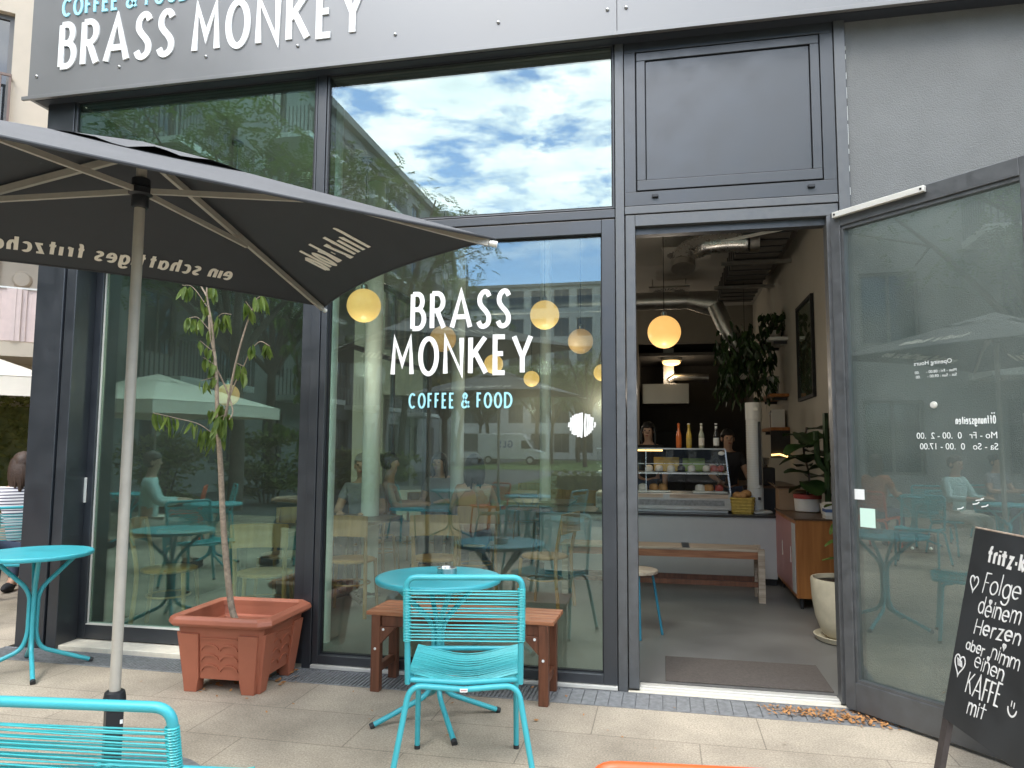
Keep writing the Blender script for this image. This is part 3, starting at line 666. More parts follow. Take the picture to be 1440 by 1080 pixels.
# ------------------------------------------------------------------ furniture on the pavement
def rope_chair(label, mat_f, mat_s, loc, rz, cat='chair', group=None, top=.83, sticker=False):
    """local: +y is where the sitter looks; origin on the ground under the seat"""
    t = thing('rope_chair', label, cat, loc, rz, group); F, S = M[mat_f], M[mat_s]; R = .0125; W = .2357
    hx = W
    # back: uprights rise from the seat frame, lean back and join in a rounded top rail
    up = fillet([(-hx, -.185, .415), (-hx, -.215, .58), (-hx-.004, -.265, top-.0), (hx+.004, -.265, top), (hx, -.215, .58), (hx, -.185, .415)], .045, 7)
    b = MB().tube(up, R, 12); b.build('back_frame', F, t)
    # seat frame
    b = MB().tube(fillet([(-hx+.012, -.185, .430), (-hx+.012, .225, .448), (hx-.012, .225, .448), (hx-.012, -.185, .430)], .03, 5)+[Vector((0, -.185, .418)), Vector((-hx+.012, -.185, .430))], R*.9, 12); b.build('seat_frame', F, t)
    # rear legs: one bowed rail under the seat whose ends bend down into splayed legs
    rr_ = fillet([(0, -.20, .395), (-.225, -.20, .412), (-.30, -.235, .0)], .06, 8)
    for sx in (1, -1):
        pts = [(sx*p.x, p.y, p.z) for p in rr_]; lg = MB().tube(pts, R, 12).build('leg', F, t)
        MB().tube([(sx*.297, -.2335, .018), (sx*.3002, -.2352, -.001)], .0138, 10).build('foot_cap', M['foot'], lg)
        lg = MB().tube(fillet([(sx*(hx-.012), .10, .435), (sx*(hx-.010), .165, .425), (sx*(hx-.005), .20, 0)], .03, 6), R, 12).build('leg', F, t)
        MB().tube([(sx*(hx-.005), .199, .018), (sx*(hx-.005), .2002, -.001)], .0138, 10).build('foot_cap', M['foot'], lg)
    rr = random.Random(11); b = MB()
    def yb(z): return -.215-(z-.58)/(top-.58)*.05
    z0, z1 = top-.052, top-.262; n = 16
    for k in range(n):
        za = z0-(z0-z1)*k/(n-1)+rr.uniform(-.003,.003); zb = z0-(z0-z1)*(k+.5)/(n-1)+rr.uniform(-.004,.004)
        for s_, (a, c) in ((-1, (za, zb)), (1, (zb, za-.006))):
            y = yb(za)+s_*.011
            b.tube([(-hx-.013, y, a), (-hx*.5, y-.002, a*.75+c*.25), (hx*.5, y-.002, a*.25+c*.75), (hx+.013, y, c)], .0024, 6, cap=False)
    for s_ in (-1, 1):
        for k in range(34):
            z = z0+.004-(z0-z1+.008)*k/33; cx = s_*(hx+.001)
            b.tube([(cx+.0152*math.cos(a), yb(z)+.0152*math.sin(a), z) for a in (i*math.pi/4 for i in range(8))], .0027, 5, closed=True)
    b.build('backrest', S, t)
    b = MB(); n = 27
    for k in range(n):
        y = -.165+.375*k/(n-1)+rr.uniform(-.002,.002); zz = .443+.014*k/(n-1); sag = .034+rr.uniform(-.003,.003)
        pts = [(-hx, y, zz+.012), (-hx*.6, y, zz-sag*.35), (0, y+rr.uniform(-.003,.003), zz-sag), (hx*.6, y, zz-sag*.35), (hx, y, zz+.012)]
        b.tube(spline([pts[0], pts[2], pts[4]], 4), .0032, 6, cap=False)
        y2 = y+.0068; pts = [(-hx, y2, zz-.008), (0, y2-.003, zz-sag-.003), (hx, y2, zz-.008)]; b.tube(pts, .0026, 6, cap=False)
    b.build('seat', S, t)
    if sticker:
        b = MB(); b.box(-.016, .016, -.2145, -.2132, .388, .402); st = b.build('sticker', M['paper_white'], t)
        MB().box(-.012, .012, -.2152, -.2147, .3935, .3965).build('print', M['red'], st)
    return t
c_main = rope_chair('turquoise string chair at the small round table in front of the wooden bench', 'teal', 'teal_string', (-.874, -1.155, 0), math.radians(13), group='string chairs on the terrace', sticker=True, top=.864)
c_near = rope_chair('nearest turquoise string chair, only its top rail and strings in view by the parasol foot', 'teal', 'teal_string', (-1.385, -2.60, 0), math.radians(7), group='string chairs on the terrace', top=.80)
c_red = rope_chair('orange red string chair, just its top rail showing at the bottom edge', 'orange', 'orange', (.075, -2.675, 0), math.radians(6), group='string chairs on the terrace', top=.812)

def bistro_table(name, label, loc, rz, r=.325, h=.715, mat='teal', group=None):
    t = thing(name, label, 'table', loc, rz, group); F = M[mat]
    prof = [(0.0, h-.004), (r-.012, h-.004), (r-.003, h-.001), (r, h+.006), (r-.002, h+.013), (r-.014, h+.016), (r-.03, h+.0155), (0.001, h+.0155)]
    MB().lathe([(r-.012, h-.016), (r-.003, h-.013), (r, h-.004), (r, h+.006), (r-.004, h+.011), (r-.02, h+.013)], 56, cap0=True, cap1=True).build('tabletop', F, t, sharp=50)
    for k in range(4):
        a = math.pi/2*k+math.radians(12); c, s_ = math.cos(a), math.sin(a)
        p = fillet([(.62*r*1.15*c, .62*r*1.15*s_, h-.016), (.05*c, .05*s_, h-.20), (.022*c, .022*s_, h-.26), (.021*c, .021*s_, .22), (.05*c, .05*s_, .13), (.335*c, .335*s_, .012)], .07, 7)
        lg = MB().tube(p, .0135, 12).build('leg', F, t)
        MB().tube([(.322*c, .322*s_, .0175), (.342*c, .342*s_, .0085)], .0152, 10).build('foot_cap', M['foot'], lg)
    return t
t_mid = bistro_table('bistro_table', 'round turquoise bistro table with a steel ashtray in front of the window', (-1.163, -.655, 0), math.radians(20), .328, group='bistro tables on the terrace')
t_left = bistro_table('bistro_table', 'round turquoise bistro table standing beside the dark corner post', (-3.885, -.42, 0), math.radians(36), .318, group='bistro tables on the terrace')
a = MB().lathe([(.046,.0),(.050,.002),(.052,.034),(.047,.036),(.044,.030),(.042,.006),(.001,.005)], 28).build('ashtray', M['steel'], None, loc=(-1.135,-.60,.729))
tag(a, 'round brushed steel ashtray on the turquoise table before the window', 'ashtray')

# slatted bench against the window
bn = thing('garden_bench', 'reddish wooden backless bench standing against the big shop window', 'bench', (-1.148, -.180, 0), math.radians(-1.5))
BL, BD_, BH = 1.10, .34, .452
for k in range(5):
    y = -BD_/2+.012+k*(BD_-.01)/5; MB().box(-BL/2, BL/2, y, y+.058, BH-.022, BH).build('slat', M['sunlit_bench_wood'], bn, bevel=.003)
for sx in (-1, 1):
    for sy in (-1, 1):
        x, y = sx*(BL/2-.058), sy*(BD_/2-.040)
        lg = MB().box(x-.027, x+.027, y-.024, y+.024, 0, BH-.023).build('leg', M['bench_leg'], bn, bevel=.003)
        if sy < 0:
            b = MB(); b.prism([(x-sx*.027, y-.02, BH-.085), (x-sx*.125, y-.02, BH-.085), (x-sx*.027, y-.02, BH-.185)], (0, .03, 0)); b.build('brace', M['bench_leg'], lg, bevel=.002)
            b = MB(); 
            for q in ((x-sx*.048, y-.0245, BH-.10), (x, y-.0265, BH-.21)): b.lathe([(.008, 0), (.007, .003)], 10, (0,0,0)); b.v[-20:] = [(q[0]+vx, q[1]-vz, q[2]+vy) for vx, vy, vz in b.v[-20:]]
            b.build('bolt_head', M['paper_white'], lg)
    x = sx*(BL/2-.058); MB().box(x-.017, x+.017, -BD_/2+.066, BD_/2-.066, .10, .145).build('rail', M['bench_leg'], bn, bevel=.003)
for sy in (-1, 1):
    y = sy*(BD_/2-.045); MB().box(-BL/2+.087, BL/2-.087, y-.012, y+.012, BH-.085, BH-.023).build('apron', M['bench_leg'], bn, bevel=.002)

# terracotta trough with its young tree
pl = thing('planter', 'terracotta coloured plastic trough with scalloped side panels', 'planter', (-2.50, -.305, 0), math.radians(2))
HW, HD, PH = .205, .205, .425
def ring(hw, hd, ch, z): return [(-hw+ch,-hd,z),(hw-ch,-hd,z),(hw,-hd+ch,z),(hw,hd-ch,z),(hw-ch,hd,z),(-hw+ch,hd,z),(-hw,hd-ch,z),(-hw,-hd+ch,z)]
def loft(mb, rings, close0=False, close1=False, smooth=False):
    vs = [p for r in rings for p in r]; n = len(rings[0]); fs = [(i*n+k, i*n+(k+1) % n, (i+1)*n+(k+1) % n, (i+1)*n+k) for i in range(len(rings)-1) for k in range(n)]
    if close0: fs.append(tuple(reversed(range(n))))
    if close1: fs.append(tuple((len(rings)-1)*n+k for k in range(n)))
    mb.add(vs, fs, smooth)
b = MB(); loft(b, [ring(.222,.222,.02,.075), ring(.262,.250,.022,.392), ring(.250,.238,.02,.392), ring(.243,.232,.02,.33), ring(.225,.212,.02,.325), ring(.21,.20,.02,.26)]); 
b.add(ring(.222,.222,.02,.075), [tuple(reversed(range(8)))])
b.build('body', M['terracotta'], pl, bevel=.003)
b = MB(); loft(b, [ring(.262,.250,.03,.378), ring(.300,.288,.05,.376), ring(.312,.300,.055,.392), ring(.306,.294,.055,.416), ring(.288,.276,.05,.428), ring(.272,.260,.045,.430), ring(.250,.238,.03,.418), ring(.249,.237,.03,.385)])
b.build('rim', M['terracotta'], pl, bevel=.004)
for sx in (-1, 1):
    for sy in (-1, 1):
        b = MB(); x0, x1 = (.215, .105); q = []
        def pq(a, z, in_): return (sx*a, sy*(.2154+.0883*z+.010-in_), z)
        b.add([pq(.208,0,-.006), pq(.135,0,-.006), pq(.120,.082,-.004), pq(.118,.33,-.004), pq(.236,.33,-.004), pq(.208,0,.06), pq(.135,0,.06), pq(.120,.082,.06), pq(.118,.33,.03), pq(.236,.33,.03)],
              [(0,1,2,3,4),(9,8,7,6,5),(0,5,6,1),(1,6,7,2),(2,7,8,3),(3,8,9,4),(4,9,5,0)])
        def pr(a, z, in_): return (sx*(.2125+.126*z+.010-in_), sy*a, z)
        b.add([pr(.200,0,-.006), pr(.130,0,-.006), pr(.116,.082,-.004), pr(.114,.33,-.004), pr(.228,.33,-.004), pr(.200,0,.055), pr(.130,0,.055), pr(.116,.082,.055), pr(.114,.33,.03), pr(.228,.33,.03)],
              [(0,1,2,3,4),(9,8,7,6,5),(0,5,6,1),(1,6,7,2),(2,7,8,3),(3,8,9,4),(4,9,5,0)])
        b.build('corner_leg', M['terracotta'], pl, bevel=.003)
for ax in (0, 1):
    for sg in (-1, 1):
        b = MB(); k_ = .040 if ax == 0 else .048
        def mp(a, z, h): 
            o_ = (.2154+.0883*z if ax == 0 else .2125+.126*z)+h-.002
            return (a, sg*o_, z) if ax == 0 else (sg*o_, a, z)
        for row in range(3):
            for c_ in (-1, 1):
                ribbon(b, [(c_*.056+.052*math.cos(q), .120+row*.058+.034*math.sin(q)) for q in (math.pi*(1-i/10) for i in range(11))], .009, mp, .0105, 0)
        ribbon(b, [(-.112, .305), (.112, .305)], .008, mp, .009, .0004)
        b.build('scallop', M['terracotta'], pl)
MB().add(ring(.212,.202,.02,.30), [tuple(range(8))]).build('soil', M['soil'], pl)

pl.scale = (1.035, 1.03, 1.0)
tr = thing('young_tree', 'thin young tree with sparse drooping pale leaves growing in the trough', 'tree', (-2.52, -.33, .30))
def tl(x, z, dy=0): return (x+2.52, dy, z-.30)
b = MB()
def limb(mb, pts, r0, r1, seg=8):
    p = spline([Vector(q) for q in pts], 6); n = len(p); mb.tube(p, [r0+(r1-r0)*i/(n-1) for i in range(n)], seg)
limb(b, [tl(-2.50,.30), tl(-2.561,.42), tl(-2.605,.66), tl(-2.641,.913), tl(-2.668,1.12,.01), tl(-2.684,1.342), tl(-2.70,1.473,-.01)], .021, .0155, 10)
limb(b, [tl(-2.70,1.473,-.01), tl(-2.715,1.62,.0), tl(-2.735,1.80,.01), tl(-2.765,1.98,.02), tl(-2.80,2.11,.02), tl(-2.835,2.32,.03), tl(-2.89,2.42,.03)], .0150, .005)
limb(b, [tl(-2.765,1.98,.02), tl(-2.762,2.15,-.02), tl(-2.785,2.33,-.05), tl(-2.78,2.45,-.06)], .008, .004)
limb(b, [tl(-2.69,1.47), tl(-2.64,1.57,-.03), tl(-2.60,1.72,-.05), tl(-2.553,1.91,-.07), tl(-2.49,2.12,-.08), tl(-2.41,2.29,-.10)], .010, .004)
limb(b, [tl(-2.745,1.88,.02), tl(-2.70,1.76,.06), tl(-2.64,1.62,.05), tl(-2.63,1.56,0)], .006, .004)
limb(b, [tl(-2.665,1.70,.05), tl(-2.64,1.80,.07), tl(-2.595,1.90,.08), tl(-2.54,1.99,.06), tl(-2.47,2.05,.05), tl(-2.40,2.02,.05)], .0045, .0025)
trunk_b = b
twigs = [[(-2.71,1.455,0),(-2.80,1.53,-.05),(-2.93,1.565,-.08),(-3.09,1.60,-.10)], [(-2.70,1.46,-.01),(-2.66,1.56,-.06),(-2.60,1.585,-.10)],
         [(-2.80,2.12,.02),(-2.86,2.20,-.02),(-2.92,2.20,-.03)], [(-2.80,2.12,.02),(-2.72,2.22,.0),(-2.63,2.215,-.02)], [(-2.82,2.26,.03),(-2.92,2.40,0),(-3.0,2.42,0)],
         [(-2.745,1.9,.02),(-2.81,1.95,-.03)], [(-2.76,1.98,.02),(-2.82,2.05,-.05)], [(-2.74,1.83,.01),(-2.80,1.80,-.05)], [(-2.71,1.6,0),(-2.74,1.62,-.04)], [(-2.68,1.6,.03),(-2.65,1.66,-.02)],
         [(-2.41,2.29,-.10),(-2.36,2.31,-.12)], [(-2.44,2.22,-.1),(-2.47,2.27,-.12)], [(-2.595,1.90,.08),(-2.63,1.92,.05)], [(-2.6,1.86,.07),(-2.57,1.84,.08)]]
for tw in twigs: limb(trunk_b, [tl(x, z, y) for x, z, y in tw], .003, .0017, 6)
trunk_b.build('trunk', M['bark'], tr)
lb = MB(); rr = random.Random(21)
def droop_leaf(mb, p, ln_, wd, rr, down=1.0):
    a = rr.uniform(0, 6.28); out = Vector((math.cos(a), math.sin(a), 0)); d = (out*rr.uniform(.10,.45)+Vector((0,0,-down))).normalized()
    side = d.cross(Vector((math.cos(a+1.2), math.sin(a+1.2), .2))).normalized(); nrm = side.cross(d); P = Vector(p); vs = []; n = 6
    curl = rr.uniform(-.25,.25); fold = rr.uniform(.05,.3)
    for i in range(n+1):
        t = i/n; wv = wd*math.sin(math.pi*min(1, t*.93+.04))**.8*(1-.25*t); c = P+d*(ln_*t)+nrm*(curl*ln_*t*t)
        vs += [c-side*wv/2+nrm*wv*fold, c, c+side*wv/2+nrm*wv*fold]
    fs = [f for i in range(n) for f in ((i*3, i*3+1, i*3+4, i*3+3), (i*3+1, i*3+2, i*3+5, i*3+4))]
    mb.add(vs, fs, True)
def leaves(pts, n, sp=.035, l0=.075, l1=.125):
    l0 *= .95; l1 *= .95
    for i in range(int(n*1.5)):
        t = rr.random()*(len(pts)-1); k = min(int(t), len(pts)-2); p = Vector(tl(*[pts[k][0], pts[k][1]], 0))*(1-t+k)+Vector(tl(pts[k+1][0], pts[k+1][1], 0))*(t-k)
        y = pts[k][2]*(1-t+k)+pts[k+1][2]*(t-k)
        droop_leaf(lb, (p.x+rr.uniform(-sp,sp)*.6, y+rr.uniform(-sp,sp), p.z-.004), rr.uniform(l0,l1), rr.uniform(.028,.044), rr)
leaves(twigs[0], 17, .03, .08, .15); leaves(twigs[1], 13, .03, .08, .145); leaves(twigs[2][1:], 8, .03); leaves(twigs[3], 14, .03, .07, .13); leaves(twigs[4], 11, .03)
leaves([(-2.80,2.38,0),(-2.74,2.41,-.05)], 6, .03)
for k in (5, 6, 7, 8): leaves(twigs[k], 6, .025, .06, .10)
leaves(twigs[9], 7, .03); leaves(twigs[10], 6, .03); leaves(twigs[11], 4, .02); leaves(twigs[12], 5, .02); leaves(twigs[13], 4, .02); leaves([(-2.44,2.04,.05),(-2.40,2.02,.05)], 6, .02, .07, .10); leaves([(-2.52,2.02,.05),(-2.47,2.05,.05)], 3, .02)
lb.build('foliage', M['leaf'], tr)

# chalkboard
bp0 = Vector((1.118, -.824, 0)); bw = Vector((.130, -.991, 0)).normalized(); bv = Vector((.184, -.043, .982)).normalized(); bnn = -(bw.cross(bv)).normalized()
if bnn.x > 0: bnn = -bnn
cb = thing('chalkboard', 'black chalkboard A-frame with white handwriting standing before the open door', 'sign', tuple(bp0))
bm_ = lambda u, v, h: tuple(bw*u + bv*v + bnn*(h-.0))
def bplank(name, u0, u1, v0, v1, h0, h1, mat, par):
    b = MB(); b.add([bm_(u0,v0,h0),bm_(u1,v0,h0),bm_(u1,v1,h0),bm_(u0,v1,h0),bm_(u0,v0,h1),bm_(u1,v0,h1),bm_(u1,v1,h1),bm_(u0,v1,h1)], [(0,3,2,1),(4,5,6,7),(0,1,5,4),(1,2,6,5),(2,3,7,6),(3,0,4,7)])
    return b.build(name, mat, par, bevel=.002)
bd1 = bplank('board', -.035, .62, .255, 1.082, -.016, 0, M['slate'], cb)
bplank('leg', -.033, .012, 0, .2545, -.026, -.0005, M['slate_wood'], cb); bplank('leg', .575, .618, 0, .2545, -.026, -.0005, M['slate_wood'], cb)
bplank('top_edge', -.036, .621, 1.0825, 1.090, -.017, .001, M['pale_wood'], cb)
back = Vector((.52, .07, 0))
b = MB()
for u in (.0, .59):
    p = bw*u+bv*1.06+bnn*-.03; q = bw*u+back; b.bar(p, q, .04, .024, bnn)
b.build('rear_frame', M['slate_wood'], cb)
b = MB(); text(b, 'fritz-kola', .090, .948, .076, .0135, lambda u, v, h: bm_(u+(v-.948)*.0, v+(u-.09)*.0, h), width=.37, thick=.0008, track=.06); b.build('lettering', M['white'], bd1)
b = MB()
def chalk(s, u, v, cap, wd, sd, rise=0., slant=.12, wt=.0062):
    mp = lambda a, c, h: bm_(a, c+(a-u)*rise, h); text(b, s, u, v, cap, wt, mp, width=wd, thick=.0007, track=.09, slant=slant, jit=.06, seed=sd, rnd_end=True)
chalk('Folge', .095, .828, .085, .245, 1, .05); chalk('deinem', .085, .735, .072, .280, 2, .05); chalk('Herzen', .085, .652, .066, .300, 3, .10, wt=.0078)
chalk('aber', .047, .578, .052, .135, 4, .0, wt=.0052); chalk('nimm', .225, .588, .060, .180, 5, .0, wt=.0052); chalk('einen', .125, .522, .066, .200, 6, .0, wt=.0052)
chalk('KAFFE', .095, .410, .094, .230, 7, .06, wt=.0088); chalk('mit', .132, .333, .070, .120, 8, .08, wt=.0068)
def heart(u, v, s, fill):
    pts = [(u+s*.5*(16*math.sin(t)**3)/16, v+s*.5*(13*math.cos(t)-5*math.cos(2*t)-2*math.cos(3*t)-math.cos(4*t))/13) for t in (2*math.pi*i/28 for i in range(29))]
    ribbon(b, pts, .006, bm_, .0007, .0002, True)
    for k in range(fill): ribbon(b, [(u-s*.3+k*s*.11, v+s*.28-k*s*.02), (u-s*.12+k*s*.1, v-s*.1)], .004, bm_, .0007, .0004+.0001*k, False, True)
heart(.028, .855, .060, 0); heart(.026, .505, .078, 5); heart(.165, .800, .016, 0); heart(.30, .655, .018, 0); heart(.215, .582, .014, 0)
ribbon(b, arc(.408, .452, .026, .030, 185, 355, 12), .007, bm_, .0007, 0, False, True); ribbon(b, [(.400,.476),(.400,.458)], .006, bm_, .0007, .0003, False, True); ribbon(b, [(.416,.474),(.416,.455)], .006, bm_, .0007, .0003, False, True)
b.build('handwriting', M['chalk'], bd1)

# ------------------------------------------------------------------ parasols
def parasol(name, label, loc, rz, sx, sy, zc, zp, mat_c, mat_top, pole_m, group=None, texts=True, sag=.07, valance=0., zhub=None, runner=.195, socket=True):
    t = thing(name, label, 'parasol', loc, rz, group); hx, hy = sx/2, sy/2
    C4 = [Vector((hx,-hy,zc)), Vector((hx,hy,zc)), Vector((-hx,hy,zc)), Vector((-hx,-hy,zc))]; P = Vector((0,0,zp))
    def surf(i, u, v, h=0.):
        """panel i; u along the hem, v from hem (0) to peak (1)"""
        a, c = C4[i], C4[(i+1) % 4]; e = a.lerp(c, u); inn = (Vector((0,0,zc))-(a+c)/2).normalized(); e = e+inn*sag*4*u*(1-u)*(a-c).length/2+Vector((0,0,.02*4*u*(1-u)))
        q = e.lerp(P, v); q.z -= .008*math.sin(math.pi*v)*(1-abs(2*u-1))*.5
        nn_ = (c-a).cross(P-a).normalized()
        return q+nn_*h
    NU, NV = 20, 10
    b = MB(); bt = MB()
    for i in range(4):
        for mb, h in ((b, 0.), (bt, .0025)):
            vs = [surf(i, k/NU, j/NV, h) for j in range(NV+1) for k in range(NU+1)]
            fs = [(j*(NU+1)+k, j*(NU+1)+k+1, (j+1)*(NU+1)+k+1, (j+1)*(NU+1)+k) for j in range(NV) for k in range(NU)]
            mb.add(vs, fs, True)
        hem = [surf(i, k/NU, .0, .001) for k in range(NU+1)]
        b.tube(hem, .006, 6)
        if valance:
            vs = [p+Vector((0,0,d)) for d in (0, -valance) for p in hem]; n = NU+1
            b.add(vs, [(k, k+1, n+k+1, n+k) for k in range(NU)], True)
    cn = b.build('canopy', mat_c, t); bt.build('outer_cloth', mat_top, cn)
    # vent cap with rippling edge
    b = MB(); n = 48; vs = [P+Vector((0,0,.018))]
    for k in range(n):
        a = 2*math.pi*k/n; q = (k*8/n) % 1; rx = min(1/max(abs(math.cos(a)), 1e-3), 1/max(abs(math.sin(a)), 1e-3)); vs.append(P+Vector((math.cos(a)*rx*hx*.30, math.sin(a)*rx*hy*.30, -.30*(zp-zc)+.012+.008*math.sin(4*a+.6)+.009*math.sin(11*a))))
    b.add(vs, [(0, 1+k, 1+(k+1) % n) for k in range(n)], True); b.build('vent_cap', mat_top, t)
    zr = zp-runner
    for i in range(4):
        d = C4[i]-P; rb = MB().bar(P+d*.02+Vector((0,0,-.03)), P+d*.985+Vector((0,0,-.022)), .018, .028).build('rib', pole_m, t)
        q = P+d*.48+Vector((0,0,-.04)); s0 = Vector((d.x, d.y, 0)).normalized()*.045
        MB().bar(Vector((s0.x, s0.y, zr)), q, .015, .022).build('strut', pole_m, rb)
        MB().tube([C4[i]+Vector((0,0,-.022))-d.normalized()*.02, C4[i]+Vector((0,0,-.020))+d.normalized()*.012], .013, 10).build('end_cap', M['alu'], rb)
    MB().tube([(0,0,.40), (0,0,zp-.04)], .0205, 20).build('pole', pole_m, t)
    MB().lathe([(.030,zr-.07),(.033,zr-.065),(.033,zr-.02),(.046,zr-.012),(.046,zr+.012),(.036,zr+.02),(.036,zr+.05),(.030,zr+.055)], 20).build('runner', M['black_plastic'], t)
    MB().lathe([(.03,zp-.06),(.045,zp-.05),(.045,zp-.02),(.03,zp-.012)], 16).build('hub', M['black_plastic'], t)
    if socket:
        b = MB(); b.lathe([(.036,.385),(.041,.395),(.041,.425),(.036,.450),(.030,.455)], 20); b.box(-.030,.030,-.030,.030,.02,.39)
        so = b.build('socket', M['black_plastic'], t)
        MB().box(.018,.028,-.032,-.0302,.335,.350).build('clip', M['paper_white'], so)
    if texts:
        for i, s, u0, wd, cap, v0 in texts:
            L = (C4[(i+1) % 4]-C4[i]).length; Hh = ((C4[i]+C4[(i+1) % 4])/2-P).length
            b = MB()
            for hh in (-.003, .0055):
                def mp(a, c, h, hh=hh):
                    v_ = c/Hh; u_ = .5+((a/L)-.5)/max(1-v_, .2)
                    return tuple(surf(i, u_, v_, hh+(h if hh > 0 else -h)))
                text(b, s, u0*L, v0*Hh, cap, cap*(.125 if i in (0, 2) else .135), mp, width=wd, thick=.0008, track=.10)
            b.build('lettering', M['cream_print'], cn)
    return t
UA = .83834
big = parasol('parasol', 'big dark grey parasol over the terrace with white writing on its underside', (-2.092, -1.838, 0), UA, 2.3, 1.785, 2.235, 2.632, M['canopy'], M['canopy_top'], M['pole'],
    'parasols of the terrace', texts=[(1, 'eIn schattIges frItzchen', .255, 1.10, .125, .10), (0, 'frItz-kola', .36, .56, .21, .15), (2, 'frItz-kola', .3, .52, .21, .12)])
bsx = MB(); bsx.lathe([(.345,0),(.358,.012),(.355,.06),(.335,.085),(.30,.092),(.05,.10)], 36); o = bsx.build('base', M['grate'], big)

# ------------------------------------------------------------------ people
def skinned(name, verts, edges, mat, parent, sub=1, root=0, smooth_r=None):
    me = bpy.data.meshes.new(name); me.from_pydata([v[0] for v in verts], edges, [])
    o = bpy.data.objects.new(name, me); COL.objects.link(o); o.parent = parent; me.materials.append(mat)
    sk = o.modifiers.new('skin', 'SKIN'); sk.use_smooth_shade = True
    for i, v in enumerate(verts):
        r = v[1]; d = me.skin_vertices[0].data[i]; d.radius = (r, r) if not isinstance(r, tuple) else r; d.use_root = (i == root)
    ss = o.modifiers.new('sub', 'SUBSURF'); ss.levels = sub; ss.render_levels = sub
    return o
def person(label, loc, rz, seated=True, hair='hair', long_hair=True, top='shirt_grey', sleeves='short', arms='table', legs='jeans', face=False, group=None, lean=0., hz=.50, scale=1., turn=0.):
    """local +y is where the person looks; loc on the ground"""
    t = thing('person', label, 'person', loc, rz, group); t.scale = (scale,)*3
    if seated: hip = .52; 
    else: hip = .93
    L = lambda z: lean*(z-hip)     # forward lean of the upper body
    VV, EE = [], []
    def v(p, r, q=None):
        VV.append((tuple(p), r)); i = len(VV)-1
        if q is not None: EE.append((q, i))
        return i
    pv = v((0,0,hip), (.135,.105)); sp = v((0,L(hip+.2)-.01,hip+.2), (.125,.095), pv); ch = v((0,L(hip+.40),hip+.40), (.150,.105), sp); nb = v((0,L(hip+.53)+.005,hip+.53), .062, ch)
    n2 = v((0,L(hip+.58)+.02,hip+.58), .054, nb); jaw = v((0,L(hip+.63)+.035,hip+.632), (.064,.072), n2); sk = v((0,L(hip+.71)+.022,hip+.715), (.080,.092), jaw); v((0,L(hip+.77)+.012,hip+.78), (.060,.070), sk)
    hc = Vector((0, L(hip+.71)+.022, hip+.705))
    v((0, hc.y+.098, hip+.672), .012, sk)        # nose
    arms_ = {}
    for s in (-1, 1):
        sh = v((s*.155,L(hip+.47)-.005,hip+.465), .058, ch)
        if arms == 'table': pts = [((s*.225,.10,hip+.235), .043), ((s*.14,.33,hip+.245), .030), ((s*.12,.40,hip+.245), (.022,.034))]
        elif arms == 'reach': pts = [((s*.24,.06,hip+.22), .045), ((s*.20,.27,hip+.16), .032), ((s*.19,.35,hip+.14), (.022,.036))]
        elif arms == 'chin': pts = [((s*.2,.16,hip+.26), .043), ((s*.06,.20,hip+.50), .030), ((s*.035,.17,hip+.585), (.022,.032))] if s > 0 else [((s*.225,.10,hip+.235), .043), ((s*.12,.33,hip+.245), .030), ((s*.10,.40,hip+.245), (.022,.034))]
        else: pts = [((s*.205,-.01,hip+.18), .043), ((s*.215,.05,hip-.07), .030), ((s*.215,.075,hip-.15), (.022,.034))]
        el = v(pts[0][0], pts[0][1], sh); wr = v(pts[1][0], pts[1][1], el); hd = v(pts[2][0], pts[2][1], wr); arms_[s] = [VV[sh], VV[el], VV[wr]]
        d = (Vector(pts[2][0])-Vector(pts[1][0])).normalized(); sd_ = Vector((1,0,0)) if abs(d.x) < .8 else Vector((0,1,0)); dn = d.cross(sd_).normalized()
        for k in range(4):
            f0 = Vector(pts[2][0])+d*.025+sd_*(.026-.017*k); ln_ = (.030,.036,.034,.026)[k]; a = v(f0+d*ln_*.6, .0088, hd); v(f0+d*ln_*1.5+dn*.012, .0075, a)
        a = v(Vector(pts[2][0])-sd_*s*.034+d*.010, .010, hd); v(Vector(pts[2][0])-sd_*s*.046+d*.040, .0085, a)
    lg = {}
    for s in (-1, 1):
        hp = v((s*.088,.01,hip-.03), .088, pv)
        if seated: pts = [((s*.115,.40,hip-.02), .060), ((s*.12,.40,.09), .042), ((s*.13,.52,.04), (.038,.036))]
        else: pts = [((s*.095,.02,.50), .062), ((s*.095,-.005,.09), .042), ((s*.11,.13,.04), (.038,.036))]
        q = hp; lg[s] = [VV[hp]]
        for p_, r_ in pts: q = v(p_, r_, q); lg[s].append(VV[q])
    skinned('body', VV, EE, M['skin'], t, 1)
    # top
    tv = [((0,0,hip-.05), (.150,.118)), ((0,L(hip+.2)-.01,hip+.2), (.140,.108)), ((0,L(hip+.40),hip+.40), (.166,.118)), ((0,L(hip+.50),hip+.505), .085)]; te = [(0,1),(1,2),(2,3)]
    for s in (-1, 1):
        a = arms_[s]; b0 = len(tv); tv.append((a[0][0], .068)); te.append((2, b0))
        if sleeves == 'long': tv.append((a[1][0], .052)); te.append((b0, b0+1)); tv.append((tuple(Vector(a[1][0]).lerp(Vector(a[2][0]), .92)), .038)); te.append((b0+1, b0+2))
        elif sleeves == 'short': tv.append((tuple(Vector(a[0][0]).lerp(Vector(a[1][0]), .62)), .058)); te.append((b0, b0+1))
    skinned('shirt', tv, te, M[top], t, 1)
    lv = [((0,0,hip-.01), (.148,.120))]; le = []
    for s in (-1, 1):
        q = 0
        for (p_, r_) in lg[s][:3]:
            lv.append((p_, (r_ if not isinstance(r_, tuple) else r_[0])*1.13)); le.append((q, len(lv)-1)); q = len(lv)-1
    skinned('trousers', lv, le, M[legs], t, 1)
